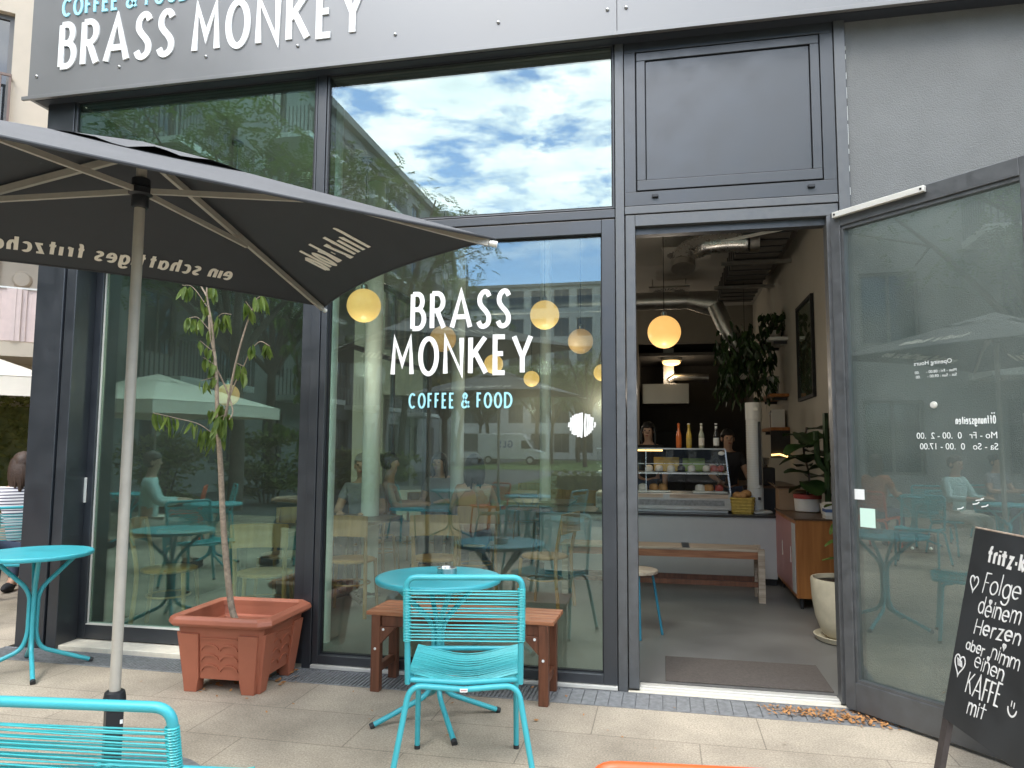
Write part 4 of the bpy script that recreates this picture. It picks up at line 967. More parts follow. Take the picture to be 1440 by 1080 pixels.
    for s in (-1, 1):
        p_ = lg[s][-1][0]; b = MB(); b.ball((p_[0], p_[1]-.045, .045), (.046, .125, .046), 14, 8); b.build('shoe', M['shirt_black'], t)
    # hair
    hb = MB(); seg, rings = 22, 14; vs = []
    for i in range(rings+1):
        ph = math.pi*i/rings
        for k in range(seg):
            a = 2*math.pi*k/seg; n_ = Vector((math.sin(ph)*math.cos(a), math.sin(ph)*math.sin(a), math.cos(ph)))
            frontness = max(0, n_.y); low = n_.z
            r = Vector((.088, .104, .104)); q = 1+.06*mnoise.noise(n_*6+Vector((loc[0]*3, loc[1], 0)))
            p = Vector((n_.x*r.x, n_.y*r.y-.012, n_.z*r.z))*q
            if low < .15 and frontness > .25: p = p*.70        # leaves the face free
            vs.append(hc+p+Vector((0,0,.012)))
    fs = [(i*seg+k, i*seg+(k+1) % seg, (i+1)*seg+(k+1) % seg, (i+1)*seg+k) for i in range(rings) for k in range(seg)]
    hb.add(vs, fs, True)
    if long_hair:
        for k in range(26):
            a = math.radians(180+180*k/25); x0, y0 = .080*math.cos(a), .085*math.sin(a)-.005; rr = random.Random(k*7+int(loc[0]*10)); dl = rr.uniform(.16,.24)
            hb.tube([hc+Vector((x0*.9, y0*.9, .05)), hc+Vector((x0*1.08, y0*1.12, -.03)), hc+Vector((x0*1.12, y0*1.15-.01, -.12)), hc+Vector((x0*1.05, y0*1.1, -dl))], [.018,.022,.020,.007], 7)
    elif top == 'shirt_orange' or hair == 'hair_dark':
        hb.ball(tuple(hc+Vector((0, -.105, .055))), (.042,.042,.042), 14, 9)
    hb.build('hair', M[hair], t)
    if face:
        for s in (-1, 1):
            MB().ball((s*.030, hc.y+.082, hip+.698), (.0115,.007,.007), 10, 6).build('eye', M['hair_dark'], t)
            MB().ball((s*.078, hc.y-.005, hip+.68), (.012,.020,.030), 10, 8).build('ear', M['skin'], t)
        MB().ball((0, hc.y+.090, hip+.630), (.022,.007,.006), 12, 6).build('mouth', M['red'], t)
    return t

# the two guests in the open to the left, seated beyond the corner
person('seated woman with long brown hair in a striped top beyond the corner post', (-5.50, 1.02, 0), math.radians(52), top='shirt_striped', hair='hair', group=None, hz=.5)
person('seated dark haired guest half hidden behind the woman in the striped top', (-6.22, 2.05, 0), math.radians(205), top='shirt_blue', hair='hair', face=True)
c_str = rope_chair('turquoise string chair under the woman in the striped top', 'teal', 'teal_string', (-5.44, .95, 0), math.radians(52), group='string chairs on the terrace', top=.88)
dup(c_red, (-6.2, 2.1, 0), math.radians(205), 'orange red string chair under the guest behind the striped woman', 'string chairs on the terrace')
dup(c_red, (-5.35, -.15, 0), math.radians(-70), 'orange red string chair beyond the left bistro table, barely in frame', 'string chairs on the terrace')

# ------------------------------------------------------------------ inside the cafe
def pendant(label, x, y, z, d, mat='globe', group='globe lamps hanging in the cafe'):
    t = thing('pendant_lamp', label, 'lamp', (x, y, z), 0, group)
    MB().ball((0,0,0), d/2, 32, 20).build('globe', M[mat], t)
    if mat == 'globe':
        pd = bpy.data.lights.new('globe_light', 'POINT'); pd.energy = 5.0; pd.color = (1, .88, .74); pd.shadow_soft_size = .08; po = bpy.data.objects.new('globe_light', pd); COL.objects.link(po); po.parent = t; po.location = (0, 0, -d/2-.42)
    MB().tube([(0,0,d/2-.004), (0,0,3.995-z)], .004, 6).build('cord', M['seal'], t)
    MB().lathe([(.030,d/2-.01),(.030,d/2+.03),(.012,d/2+.05)], 14).build('cap', M['steel'], t)
    MB().lathe([(.05,3.97-z),(.05,3.995-z)], 16).build('ceiling_rose', M['frame'], t)
pendant('glowing globe lamp hanging in the open doorway', .012, 2.82, 2.532, .32)
pendant('large glowing globe lamp behind the window, just left of the word BRASS', -2.60, 1.60, 2.648, .30)
pendant('glowing globe lamp behind the window, just right of the word BRASS', -1.268, 3.412, 2.849, .32)
pendant('small glowing globe lamp seen through the letter E of MONKEY', -2.77, 7.339, 2.78, .32)
pendant('smallest glowing globe lamp, below right of the word MONKEY', -2.366, 10.255-1.6, 2.651, .29)
pendant('glowing globe lamp half cut by the right edge of the window frame', -1.109, 9.0, 2.78, .31)
pendant('dim orange globe lamp behind the leaves of the young tree', -3.55, 1.05, 1.82, .185, 'globe_dim')
pendant('faintly glowing globe behind the letter M of MONKEY', -2.30, 3.0, 2.55, .28, 'globe_dim')
pendant('faintly glowing globe near the right frame of the window', -.93, 3.9, 2.62, .29, 'globe_dim')

# counter and what stands on it
ct = thing('counter', 'grey fronted service counter with a black top behind the indoor bench', 'counter', (0, 3.6, 0))
MB().box(-1.30, 1.118, 0, .70, .07, .690).build('front', M['counter'], ct); MB().box(-1.30, 1.118, .05, .68, 0, .069).build('plinth', M['foot'], ct)
MB().box(-1.32, 1.13, -.02, .75, .6905, .712).build('top', M['counter_top'], ct, bevel=.003)
dc = thing('display_case', 'low glass pastry display case with steel base on the counter', 'display case', (0, 3.75, .712))
b = MB(); b.box(-.75,.690,.0,.55,.03,.20); b.box(-.72,.66,.02,.5,.0,.03); b.build('base', M['dull_steel'], dc, bevel=.004)
b = MB(); b.box(-.73,.62,-.006,-.001,.075,.135); 
b.build('vent', M['grate'], dc)
b = MB(); 
for x0, x1 in ((-.74,-.02),(.05,.66)): b.box(x0, x1, -.010, -.001, .155, .195)
b.build('price_rail', M['pale_wood'], dc)
MB().box(-.74,.66,.03,.55,.42,.428).build('shelf', M['dull_steel'], dc); MB().box(-.74,.64,.04,.55,.675,.690).build('roof', M['dull_steel'], dc)
b = MB(); b.add([(-.74,.004,.20),(.684,.004,.20),(.640,.045,.674),(-.74,.045,.674)], [(0,1,2,3)]); b.add([(.684,.004,.2),(.684,.55,.2),(.64,.55,.674),(.64,.045,.674)], [(0,1,2,3)]); b.build('pane', M['case_glass'], dc)
b = MB(); b.bar((.684,.004,.20),(.640,.045,.675),.014,.014); b.bar((-.2,.003,.2),(-.2,.044,.674),.006,.006); b.bar((-.74,.016,.415),(.665,.022,.415),.008,.012); b.bar((-.74,.028,.52),(.655,.030,.52),.005,.006); b.build('frame', M['steel'], dc)
MB().box(-.50,-.02,.10,.14,.655,.672).build('light', M['warm_lamp'], dc)
MB().ball((.60,.03,.635),(.035,.008,.022),14,8).build('sticker', M['paper_white'], dc)
def cake(kind, label, x, z, mat, r=.045, hgt=.06, y=3.93):
    t = thing('cake', label, 'cake', (x, y, z), 0, 'cakes in the display case')
    MB().lathe([(r*.8,0),(r,.012),(r,hgt*.5),(r*.85,hgt*.85),(r*.3,hgt),(.001,hgt*1.02)], 18).build('sponge', M[mat], t)
    MB().lathe([(r*1.2,-.004),(r*1.25,.002),(.001,.003)], 18).build('paper_case', M['foot'] if kind else M['paper_white'], t)
zc = 1.145
for i, (x, mt, lb_) in enumerate(((-.17,'cake_white','white dome cake, leftmost on the upper case shelf'), (-.06,'cake_white','white dome cake beside the leftmost one on the upper shelf'), (.07,'cake_white','white dome cake with dark crumbs near the shelf middle'), (.18,'foot','dark chocolate cake near the middle of the upper shelf'),
     (.29,'cake_white','pale cake in front of the green box on the upper shelf'), (.45,'cake_white','marbled white cake right of the green box'), (.53,'red','dull red cake second from the right on the upper shelf'), (.60,'red','dull red cake at the right end of the upper shelf'))):
    cake(i % 2, lb_, x, zc, mt, .042, .07)
for x, mt, lb_, r in ((-.24,'cake_white','white topped bun on the left tray of the lower shelf',.05), (-.12,'bread','brown bun in the middle of the left lower tray',.05), (-.02,'bread','brown bun at the right of the left lower tray',.05), (.38,'cake_white','yellowish bun on the right lower tray',.055), (.47,'bread','golden bun beside the yellowish one on the right lower tray',.055), (.58,'red','red and white tartlet at the right end of the lower tray',.045)):
    cake(0, lb_, x, .935, mt, r, .075)
for x0, x1, nm in ((-.30,.06,'pale tray holding three buns at the left of the lower case shelf'), (.30,.66,'pale tray holding two buns and a tartlet in the lower case')):
    o = MB().box(x0, x1, 3.84, 4.06, .914, .930).build('tray', M['alu'], bevel=.006); tag(o, nm, 'tray', 'trays in the display case')
o = MB().box(.20,.44,4.05,4.15,zc-.002,1.29).build('cake_box', M['cake_green'], bevel=.004); tag(o, 'green box standing on the upper shelf of the pastry case', 'box')
o = MB().box(-.12,.16,4.05,4.15,zc-.002,1.30).build('cake_box', M['yellow'], bevel=.004); tag(o, 'olive yellow box standing on the upper shelf of the pastry case', 'box')
def bottle(label, x, mg, ml, cap_):
    t = thing('bottle', label, 'bottle', (x, 3.95, 1.402), 0, 'drink bottles on the pastry case')
    MB().lathe([(.026,0),(.030,.006),(.030,.135),(.027,.155),(.014,.195),(.0125,.25),(.0145,.255),(.0145,.268)], 18).build('glass', M[mg], t)
    MB().lathe([(.0308,.03),(.0308,.115)], 18, cap0=False, cap1=False).build('label', M[ml], t); MB().lathe([(.0135,.205),(.0135,.245)], 14, cap0=False, cap1=False).build('neck_label', M[ml], t); MB().lathe([(.0155,.262),(.0155,.274)], 14).build('cap', M[cap_], t)
bottle('orange drink bottle, first on top of the pastry case', .158, 'b_orange', 'b_orange', 'b_orange'); bottle('bottle with a yellow label on the pastry case', .268, 'b_yellow', 'yellow', 'alu')
bottle('pale bottle with a cream label on the pastry case', .403, 'b_clear', 'cream_cloth', 'alu'); bottle('dark cola bottle with a white label on the pastry case', .560, 'b_dark', 'paper_white', 'paper_white')
fn = thing('tower_fan', 'tall white tower fan on a round foot at the end of the counter', 'fan', (.960, 3.95, .712), math.radians(-10))
MB().lathe([(.17,0),(.175,.01),(.16,.022),(.06,.03)], 30).build('foot', M['fan_white'], fn)
b = MB(); 
for (z0, z1, a0) in ((.03, .26, 1.0), (.262, 1.0, .97), (1.002, 1.19, 1.03)):
    b.add([(.085*a0*math.cos(a), .08*a0*math.sin(a), z) for z in (z0, z1) for a in (2*math.pi*k/24 for k in range(24))], [(k, (k+1) % 24, 24+(k+1) % 24, 24+k) for k in range(24)]+[tuple(range(24,48)), tuple(reversed(range(24)))], True)
b.build('housing', M['fan_white'], fn); b = MB()
for k in range(26): 
    z = .30+k*.026; b.tube([(.0875*math.cos(a), .0825*math.sin(a), z) for a in (math.radians(200+100*i/10) for i in range(11))], .0022, 5)
b.build('grille', M['paper_white'], fn); b = MB(); b.box(.045,.075,-.083,-.06,.30,.98); b.build('slot', M['foot'], fn); MB().box(.0,.05,-.087,-.07,1.10,1.135).build('panel', M['alu'], fn, bevel=.003); MB().box(.03,.06,-.086,-.07,.14,.17).build('switch', M['foot'], fn)
bk = thing('bread_basket', 'small yellow wicker basket with rolls between pastry case and fan', 'basket', (.81, 3.80, .712), math.radians(-10))
b = MB(); loft(b, [ring(.105,.075,.02,0), ring(.125,.09,.02,.17), ring(.118,.083,.02,.17), ring(.10,.07,.02,.02)], True, True)
for k in range(5): b.tube([Vector(p)*1.0 for p in ring(.108+.0035*k,.078+.0035*k,.02,.02+.034*k)], .007, 6, closed=True)
b.build('wicker', M['yellow'], bk)
for k, (x, y) in enumerate(((-.05,0),(.04,.01),(0,-.03))):
    o = MB().ball((.81+x, 3.80+y, .90+.02*(k == 1)), (.055,.05,.042), 16, 10).build('bread_roll', M['bread']); tag(o, 'brown bread roll lying in the yellow basket', 'bread roll', 'rolls in the yellow basket')
person('barista with bare forearms working behind the fan at the counter end', (.76, 4.95, 0), math.radians(190), seated=False, top='shirt_black', arms='reach', hair='hair_dark', long_hair=False, sleeves='short', face=True, scale=.94)
person('barista with dark hair, face just above the pastry case', (-.20, 5.35, 0), math.radians(170), seated=False, top='shirt_black', arms='down', hair='hair_dark', long_hair=True, face=True, scale=1.0)

# indoor bench, stool, doormat
ib = thing('indoor_bench', 'weathered wooden bench standing in front of the grey counter', 'bench', (-.05, 2.87, 0))
for k in range(4): MB().box(-.95,.90,-.17+k*.088,-.17+k*.088+.08,.455,.478).build('slat', M['pale_wood'], ib, bevel=.003)
MB().box(.20,.27,-.172,.185,.479,.483).build('strap', M['frame'], ib)
for x in (-.90,.905):
    for y in (-.15,.15):
        MB().box(x-.03,x+.03,y-.03,y+.03,0,.482).build('leg', M['pale_wood'], ib, bevel=.003)
for y in (-.15,.15): MB().box(-.87,.875,y-.014,y+.014,.39,.454).build('apron', M['sunlit_bench_wood'], ib); MB().box(-.87,.875,y-.012,y+.012,.14,.185).build('rail', M['bench_leg'], ib)
st = thing('stool', 'low stool with a round wooden seat and thin green metal legs by the doorway', 'stool', (-.215, 1.34, 0))
MB().lathe([(.15,.455),(.158,.46),(.158,.478),(.15,.484),(.001,.485)], 30).build('seat', M['pale_wood'], st)
for k in range(4):
    a = math.radians(8+90*k); MB().tube([(.115*math.cos(a),.115*math.sin(a),.455),(.185*math.cos(a),.185*math.sin(a),0)], .010, 10).build('leg', M['teal_dark'], st)
o = MB().box(-.01,.94,.245,.765,.001,.010).build('doormat', M['mat_floor'], bevel=.003); tag(o, 'flat greyish brown doormat just inside the threshold', 'doormat')

# sideboard and plants on the right
sb = thing('sideboard', 'retro teak sideboard with dusty pink sliding doors along the right wall', 'sideboard', (1.12, 2.48, 0))
MB().box(.0,.46,0,1.15,.10,.775).build('carcass', M['sb_wood'], sb, bevel=.003); MB().box(-.012,.465,-.012,1.16,.7755,.790).build('top', M['table_wood'], sb, bevel=.002)
for y0, y1 in ((.19,.66),(.665,1.12)): 
    d = MB().box(-.007,-.001,y0,y1,.135,.74).build('door', M['sb_pink'], sb, bevel=.002); MB().box(-.013,-.0075,y0+.03,y0+.042,.38,.52).build('handle', M['alu'], d)
MB().box(-.0065,-.001,.03,.185,.135,.74).build('door', M['counter'], sb)
for x in (.05,.41):
    for y in (.07,1.08): MB().lathe([(.014,0),(.02,.10)], 12, (x,y,0)).build('leg', M['foot'], sb)
def big_leaf(mb, base, tip, wd, rr, droop=.2):
    B, T = Vector(base), Vector(tip); d = T-B; side = d.cross(Vector((0,0,1))); side = side.normalized() if side.length > 1e-4 else Vector((1,0,0)); up = side.cross(d).normalized(); n = 8; vs = []
    for i in range(n+1):
        t = i/n; w_ = wd*(math.sin(math.pi*min(1, .06+t*.92))**.75)*(.7+.5*t)*.5; c = B+d*t+up*(-droop*d.length*t*t); wv = .04*math.sin(t*9+rr.random())*wd
        vs += [c-side*w_+up*(w_*.25+wv), c-side*w_*.5+up*.01, c, c+side*w_*.5+up*.01, c+side*w_+up*(w_*.25-wv)]
    mb.add(vs, [(i*5+k, i*5+k+1, i*5+k+6, i*5+k+5) for i in range(n) for k in range(4)], True)
def potted(name, label, loc, pot, plant, cat='plant'):
    t = thing(name, label, cat, loc); pot(t); plant(t); return t
fg = thing('fiddle_leaf_plant', 'houseplant with large dark green leaves in a cream pot with red rim on the sideboard', 'plant', (1.36, 3.22, .792))
MB().lathe([(.105,0),(.118,.01),(.125,.13),(.122,.131)], 28, cap1=False).build('pot', M['cake_white'], fg); MB().lathe([(.1285,.128),(.130,.132),(.130,.165),(.124,.168),(.118,.13)], 28, cap0=False, cap1=False).build('rim', M['red'], fg); MB().lathe([(.001,.140),(.12,.141)], 20).build('soil', M['soil'], fg)
b = MB(); lv = MB(); rr = random.Random(4); b.tube(spline([(0,0,.14),(.02,0,.35),(-.02,.02,.6),(.01,0,.82)],5), .010, 8)
for k in range(17):
    z = .22+.036*k; a = k*2.4; r = .05; q = (.015, .01, z); ln_ = rr.uniform(.26,.38); tip = (q[0]+math.cos(a)*ln_*.85, q[1]+math.sin(a)*ln_*.75-.05, z+rr.uniform(-.06,.14)); big_leaf(lv, q, tip, rr.uniform(.22,.31), rr, .25)
b.build('stem', M['trunk'], fg); lv.build('foliage', M['dark_leaf'], fg)
cc = thing('cactus', 'tall thin spiky cactus in a small pot on the sideboard by the wall', 'plant', (1.50, 3.0, .792))
MB().lathe([(.06,0),(.075,.1)], 18).build('pot', M['cake_white'], cc); b = MB()
for q in ([(0,0,.1),(0,0,.95)], [(0,0,.4),(-.08,0,.48),(-.09,0,.78)], [(0,0,.5),(.05,-.04,.58),(.055,-.04,.84)]): b.tube(fillet(q,.05) if len(q) > 2 else q, .028, 7)
b.build('stem', M['dark_leaf'], cc)
bg = thing('potted_plant', 'large glazed cream floor pot on a saucer with a few low leaves beside the door', 'plant', (1.285, 1.48, 0))
MB().lathe([(.13,.03),(.165,.06),(.205,.17),(.225,.30),(.232,.44),(.228,.452),(.215,.452),(.212,.42)], 36, cap1=False).build('pot', M['pot_cream'], bg); MB().lathe([(.17,0),(.20,.008),(.222,.045),(.214,.048),(.19,.02),(.001,.018)], 36).build('saucer', M['pot_cream'], bg); MB().lathe([(.001,.40),(.213,.41)], 24).build('soil', M['soil'], bg)
b = MB(); lv = MB(); b.tube(spline([(0,0,.4),(.01,0,.7),(.03,0,1.0)],4), .012, 8)
for k in range(11):
    z = .58+.05*k; a = 3.3+k*2.2; ln_ = rr.uniform(.17,.24); big_leaf(lv, (.01,0,z), (.01+math.cos(a)*ln_*.9, math.sin(a)*ln_, z+rr.uniform(-.05,.06)), rr.uniform(.055,.08), rr, .3)
b.build('stem', M['trunk'], bg); lv.build('foliage', M['leaf'], bg)
for k, (y, mt) in enumerate(((1.95,'paper_white'),(1.97,'shirt_blue'),(1.96,'paper_white'),(1.95,'red'))):
    pass
bs = thing('magazine_pile', 'small pile of white and coloured booklets on the near end of the sideboard', 'books', (1.475, 2.56, .792))
for k, mt in enumerate(('cake_white','paper_white','shirt_blue','paper_white','cake_white')): MB().box(-.10,.10,-.07,.07,.0+.028*k,.026+.028*k).build('booklet', M[mt], bs)
cb_ = thing('cardboard_box', 'brown cardboard box on the far end of the sideboard', 'box', (1.24, 3.50, .792))
MB().box(-.12,.14,-.12,.12,0,.20).build('body', M['cardboard'], cb_, bevel=.002); b = MB(); b.bar((-.12,-.12,.2),(-.18,-.12,.27),.003,.003); b.add([(-.12,-.12,.201),(-.12,.12,.201),(-.20,.12,.27),(-.20,-.12,.27)],[(0,1,2,3)]); b.build('flap', M['cardboard'], cb_)
pf = thing('framed_picture', 'tall black framed brown picture hanging on the right wall', 'picture', (1.598, 4.33, 2.52))
b = MB(); 
for y0, y1, z0, z1 in ((-.46,-.425,-.56,.56),(.425,.46,-.56,.56),(-.425,.425,.525,.56),(-.425,.425,-.56,-.525)): b.box(-.035,-.002,y0,y1,z0,z1)
b.build('frame', M['seal'], pf); MB().box(-.012,-.003,-.424,.424,-.524,.524).build('print', M['poster'], pf); MB().box(-.0175,-.0155,-.424,.424,-.524,.524).build('pane', M['glass'], pf)
def shelf(label, y, z, ln_, dp, mat):
    t = thing('wall_shelf', label, 'shelf', (1.598, y, z), 0, 'shelves on the right wall'); MB().box(-dp,-.002,-ln_/2,ln_/2,-.02,.02).build('board', M[mat], t)
    for s in (-1,1): MB().box(-dp*.7,-.002,s*ln_*.38-.01,s*ln_*.38+.01,-.06,-.0205).build('bracket', M['frame'], t)
shelf('white shelf high on the right wall carrying a trailing plant', 6.0, 2.84, .9, .24, 'paper_white'); shelf('wooden shelf below the hanging foliage on the right wall', 6.2, 2.10, 1.2, .24, 'sb_wood'); shelf('lowest wooden shelf with books behind the tower fan', 6.2, 1.66, 1.2, .24, 'sb_wood')
def bushy(name, label, loc, r, n, seed, mat='dark_leaf', l=(.07,.12), trail=0.):
    t = thing(name, label, 'plant', loc); MB().lathe([(.07,0),(.09,.13),(.085,.13)], 20).build('pot', M['cake_white'], t); lv = MB(); rr = random.Random(seed); st_ = MB()
    for k in range(n):
        a = rr.uniform(0,6.28); ph = rr.uniform(-1,1)**1; q = rr.random()**.5; p = Vector((math.cos(a)*r[0]*q, math.sin(a)*r[1]*q, .12+r[2]*(ph*.5+.5)-trail*rr.random()))
        droop_leaf(lv, p, rr.uniform(*l), rr.uniform(.04,.07), rr, .6)
        if k % 9 == 0: st_.tube([(0,0,.1), tuple(p*.5+Vector((0,0,.1))), tuple(p)], .004, 5)
    st_.build('stem', M['trunk'], t); lv.build('foliage', M[mat], t); return t
bushy('trailing_plant', 'trailing plant in a white pot on the high white shelf', (1.48, 5.9, 2.862), (.20,.24,.28), 110, 31)
hp = bushy('hanging_plant', 'big dark bushy plant hanging under the ceiling in front of the shelves', (1.10, 6.0, 2.35), (.40,.40,.75), 620, 33, l=(.09,.17), trail=.5)
MB().tube([(0,0,.1),(0,0,1.645)], .004, 6).build('cord', M['seal'], hp)
for k, (mt, hh) in enumerate((('paper_white',.24),('cake_white',.20),('shirt_grey',.23),('cardboard',.18),('paper_white',.22))):
    o = MB().box(1.40,1.56,5.75+.062*k,5.80+.062*k,1.681,1.681+hh).build('book', M[mt]); tag(o, 'upright book on the lowest shelf behind the fan', 'book', 'books on the lowest shelf')
o = MB().lathe([(.075,0),(.085,.26),(.08,.265)], 20).build('storage_tin', M['paper_white'], loc=(1.46,6.05,2.121)); tag(o, 'white tin on the wooden shelf under the hanging foliage', 'tin')
tl_ = thing('table_lamp', 'small warm glowing lamp under the lowest shelf behind the fan', 'lamp', (1.36, 5.6, 1.30))
MB().tube([(0,0,.02),(.10,-.0,.03),(.2,0,0)], .012, 8).build('tube', M['warm_lamp'], tl_); MB().box(.0,.24,.02,.04,-.02,.35).build('bracket', M['foot'], tl_); 
wb = thing('work_counter', 'low grey side counter with machines behind the tower fan', 'counter', (1.25, 5.9, 0)); MB().box(-.30,.345,-.9,.6,0,.92).build('body', M['frame'], wb); MB().box(-.31,.345,-.91,.61,.921,.95).build('top', M['table_wood'], wb); 
em = thing('coffee_grinder', 'dark coffee machine standing on the side counter', 'machine', (1.20, 5.2, .951)); MB().box(-.13,.13,-.12,.12,0,.22).build('body', M['foot'], em, bevel=.02); MB().lathe([(.06,.22),(.09,.34)], 16).build('hopper', M['steel'], em)

# ceiling services and the kitchen
du = thing('ventilation_duct', 'shiny flexible duct elbow under the ceiling inside the doorway', 'duct', (0,0,0), 0, 'ventilation ducts in the cafe')
def ribbed(path, r, pitch=.03):
    p = spline(path, 10); L = 0; rad = []
    for i in range(len(p)): rad.append(r*(1+.035*(i % 2)))
    return MB().tube(p, rad, 20)
ribbed([(.95,3.9,3.70),(.70,3.95,3.72),(.42,4.0,3.70),(.26,3.95,3.60),(.23,3.85,3.46)], .12).build('hose', M['steel'], du); MB().tube([(.95,3.9,3.70),(1.05,3.9,3.70)], .13, 20).build('collar', M['dull_steel'], du); MB().tube([(.23,3.855,3.47),(.23,3.83,3.40)], .135, 20).build('mouth', M['dull_steel'], du)
du2 = thing('ventilation_duct', 'long round spiral duct crossing under the ceiling above the pendant lamp', 'duct', (0,0,0), 0, 'ventilation ducts in the cafe')
b = MB(); 
p = [(-3.6+.09*i, 6.2, 3.52) for i in range(45)]; b.tube(p, [.125*(1+.03*(i % 2)) for i in range(45)], 22); b.build('pipe', M['dull_steel'], du2); MB().tube([(.35,6.2,3.52),(.75,6.2,3.45)], [.125,.19], 20).build('reducer', M['dull_steel'], du2)
du3 = thing('ventilation_duct', 'slanting silver duct dropping towards the bushy hanging plant', 'duct', (0,0,0), 0, 'ventilation ducts in the cafe'); ribbed([(.72,6.1,3.42),(.86,6.1,3.10),(1.02,6.15,2.8),(1.08,6.3,2.6)], .115).build('hose', M['dull_steel'], du3)
tray = thing('cable_tray', 'dark ribbed box duct running back along the ceiling by the right wall', 'duct', (0,0,0))
MB().box(.86,1.36,3.2,7.4,3.70,3.93).build('casing', M['dark_wall'], tray); b = MB()
for k in range(15): b.box(.85,1.37,3.3+.28*k,3.33+.28*k,3.69,3.94)
b.build('flange', M['frame'], tray); 
for y in (4.55,5.9): MB().box(.70,1.5,y,y+.05,3.60,3.64).build('hanger', M['dull_steel'], tray)
for k, (x, y, lb_) in enumerate(((.30,4.75,'round slotted ceiling air outlet nearest the doorway'), (.10,6.9,'round slotted ceiling air outlet farther back in the room'))):
    t = thing('air_outlet', lb_, 'vent', (x, y, 3.80), 0, 'ceiling air outlets'); MB().box(-.30,.30,-.30,.30,.0,.025).build('plate', M['ceiling'], t); b = MB()
    for q in range(24): a = 2*math.pi*q/24; b.bar((.09*math.cos(a),.09*math.sin(a),-.002),(.24*math.cos(a+.25),.24*math.sin(a+.25),-.002),.018,.004)
    b.build('slot', M['seal'], t)
    for sx in (-1,1): MB().tube([(sx*.25,0,.025),(sx*.25,0,.198)], .006, 6).build('rod', M['dull_steel'], t)
hd = thing('extractor_hood', 'brushed steel kitchen hood with a warm reflection at the back', 'hood', (.05, 10.2, 2.25)); MB().box(-.45,.42,-.4,.4,0,.38).build('canopy', M['hood_steel'], hd, bevel=.004); MB().tube([(.05,-.2,.45),(.15,-.2,.52),(.55,-.2,.52),(.8,-.2,.50)], .07, 14).build('pipe', M['dull_steel'], hd); MB().box(-.05,.15,-.1,.1,.381,1.1).build('flue', M['dull_steel'], hd)
cl = thing('ceiling_light', 'round warm flush light on the kitchen ceiling', 'lamp', (.15, 9.75, 3.06)); MB().ball((0,0,-.03),(.17,.17,.06),24,10).build('diffuser', M['warm_lamp'], cl); MB().lathe([(.19,0),(.19,.055)],24).build('base', M['alu'], cl)
kd = bpy.data.lights.new('lamp_light', 'POINT'); kd.energy = 3.5; kd.color = (1, .82, .6); kd.shadow_soft_size = .1; ko = bpy.data.objects.new('lamp_light', kd); COL.objects.link(ko); ko.parent = cl; ko.location = (0, 0, -.25)
o = MB().box(-.30,.4,10.9,11.15,.0,1.75).build('oven', M['foot'], bevel=.01); tag(o, 'dark kitchen oven standing under the steel hood', 'oven')

# tables, chairs and guests in the room
def wood_chair(label, loc, rz, mat='beech', group='wooden chairs in the cafe'):
    t = thing('wooden_chair', label, 'chair', loc, rz, group); W = M[mat]
    MB().lathe([(.19,.43),(.205,.437),(.205,.450),(.195,.456),(.001,.452)], 26).build('seat', W, t)
    for sx in (-1,1):
        MB().tube(spline([(sx*.185,-.21,0),(sx*.175,-.18,.42),(sx*.18,-.225,.70),(sx*.175,-.25,.82)],4), [.017]*12+[.013], 8).build('rear_leg', W, t); MB().tube([(sx*.17,.15,.435),(sx*.19,.18,0)], [.017,.013], 8).build('front_leg', W, t)
    b = MB(); n = 12
    vs = [((-.205+.41*k/n), -.243-.03*math.sin(math.pi*k/n)-d, z+.010*math.sin(math.pi*k/n)) for d in (0,.014) for z in (.66,.83) for k in range(n+1)]; m = n+1
    b.add(vs, [(k,k+1,m+k+1,m+k) for k in range(n)]+[(2*m+k,3*m+k,3*m+k+1,2*m+k+1) for k in range(n)]+[(m+k,m+k+1,3*m+k+1,3*m+k) for k in range(n)]+[(k,2*m+k,2*m+k+1,k+1) for k in range(n)]+[(0,m,3*m,2*m),(n,2*m+n,3*m+n,m+n)], False); b.build('backrest', W, t)
    b = MB().tube([(.165*math.cos(a), .165*math.sin(a)*.95, .25) for a in (2*math.pi*k/24 for k in range(24))], .008, 6, closed=True); b.build('ring', W, t)
    return t
def cafe_table(label, loc, rz, sx, sy, mat):
    t = thing('cafe_table', label, 'table', loc, rz, 'tables in the cafe'); MB().box(-sx/2,sx/2,-sy/2,sy/2,.715,.745).build('tabletop', M[mat], t, bevel=.004)
    MB().tube([(0,0,.04),(0,0,.715)], .03, 12).build('column', M['foot'], t)
    for k in range(4): a = math.pi/4+math.pi/2*k; MB().tube([(0,0,.06),(.3*math.cos(a),.3*math.sin(a),.015)], .018, 8).build('foot', M['foot'], t)
    return t
cafe_table('dark wood table behind the young tree with ochre chairs', (-3.35, 1.05, 0), .05, 1.1, .68, 'table_wood')
cafe_table('wooden table inside the window at the seated grey haired guest', (-2.85, 2.0, 0), 0, .75, .7, 'table_wood')
cafe_table('blue topped table where the two guests talk', (-2.35, 3.45, 0), 0, 1.1, .75, 'teal_dark')
cafe_table('dark table in the middle of the room under the small lamps', (-1.5, 4.6, 0), 0, .8, .75, 'table_wood')
cafe_table('dark table at the very back of the room', (-1.6, 6.3, 0), 0, 1.3, .8, 'table_wood')
wc = wood_chair('ochre wooden chair behind the parasol pole, seat towards the window', (-3.78, .72, 0), math.radians(-70))
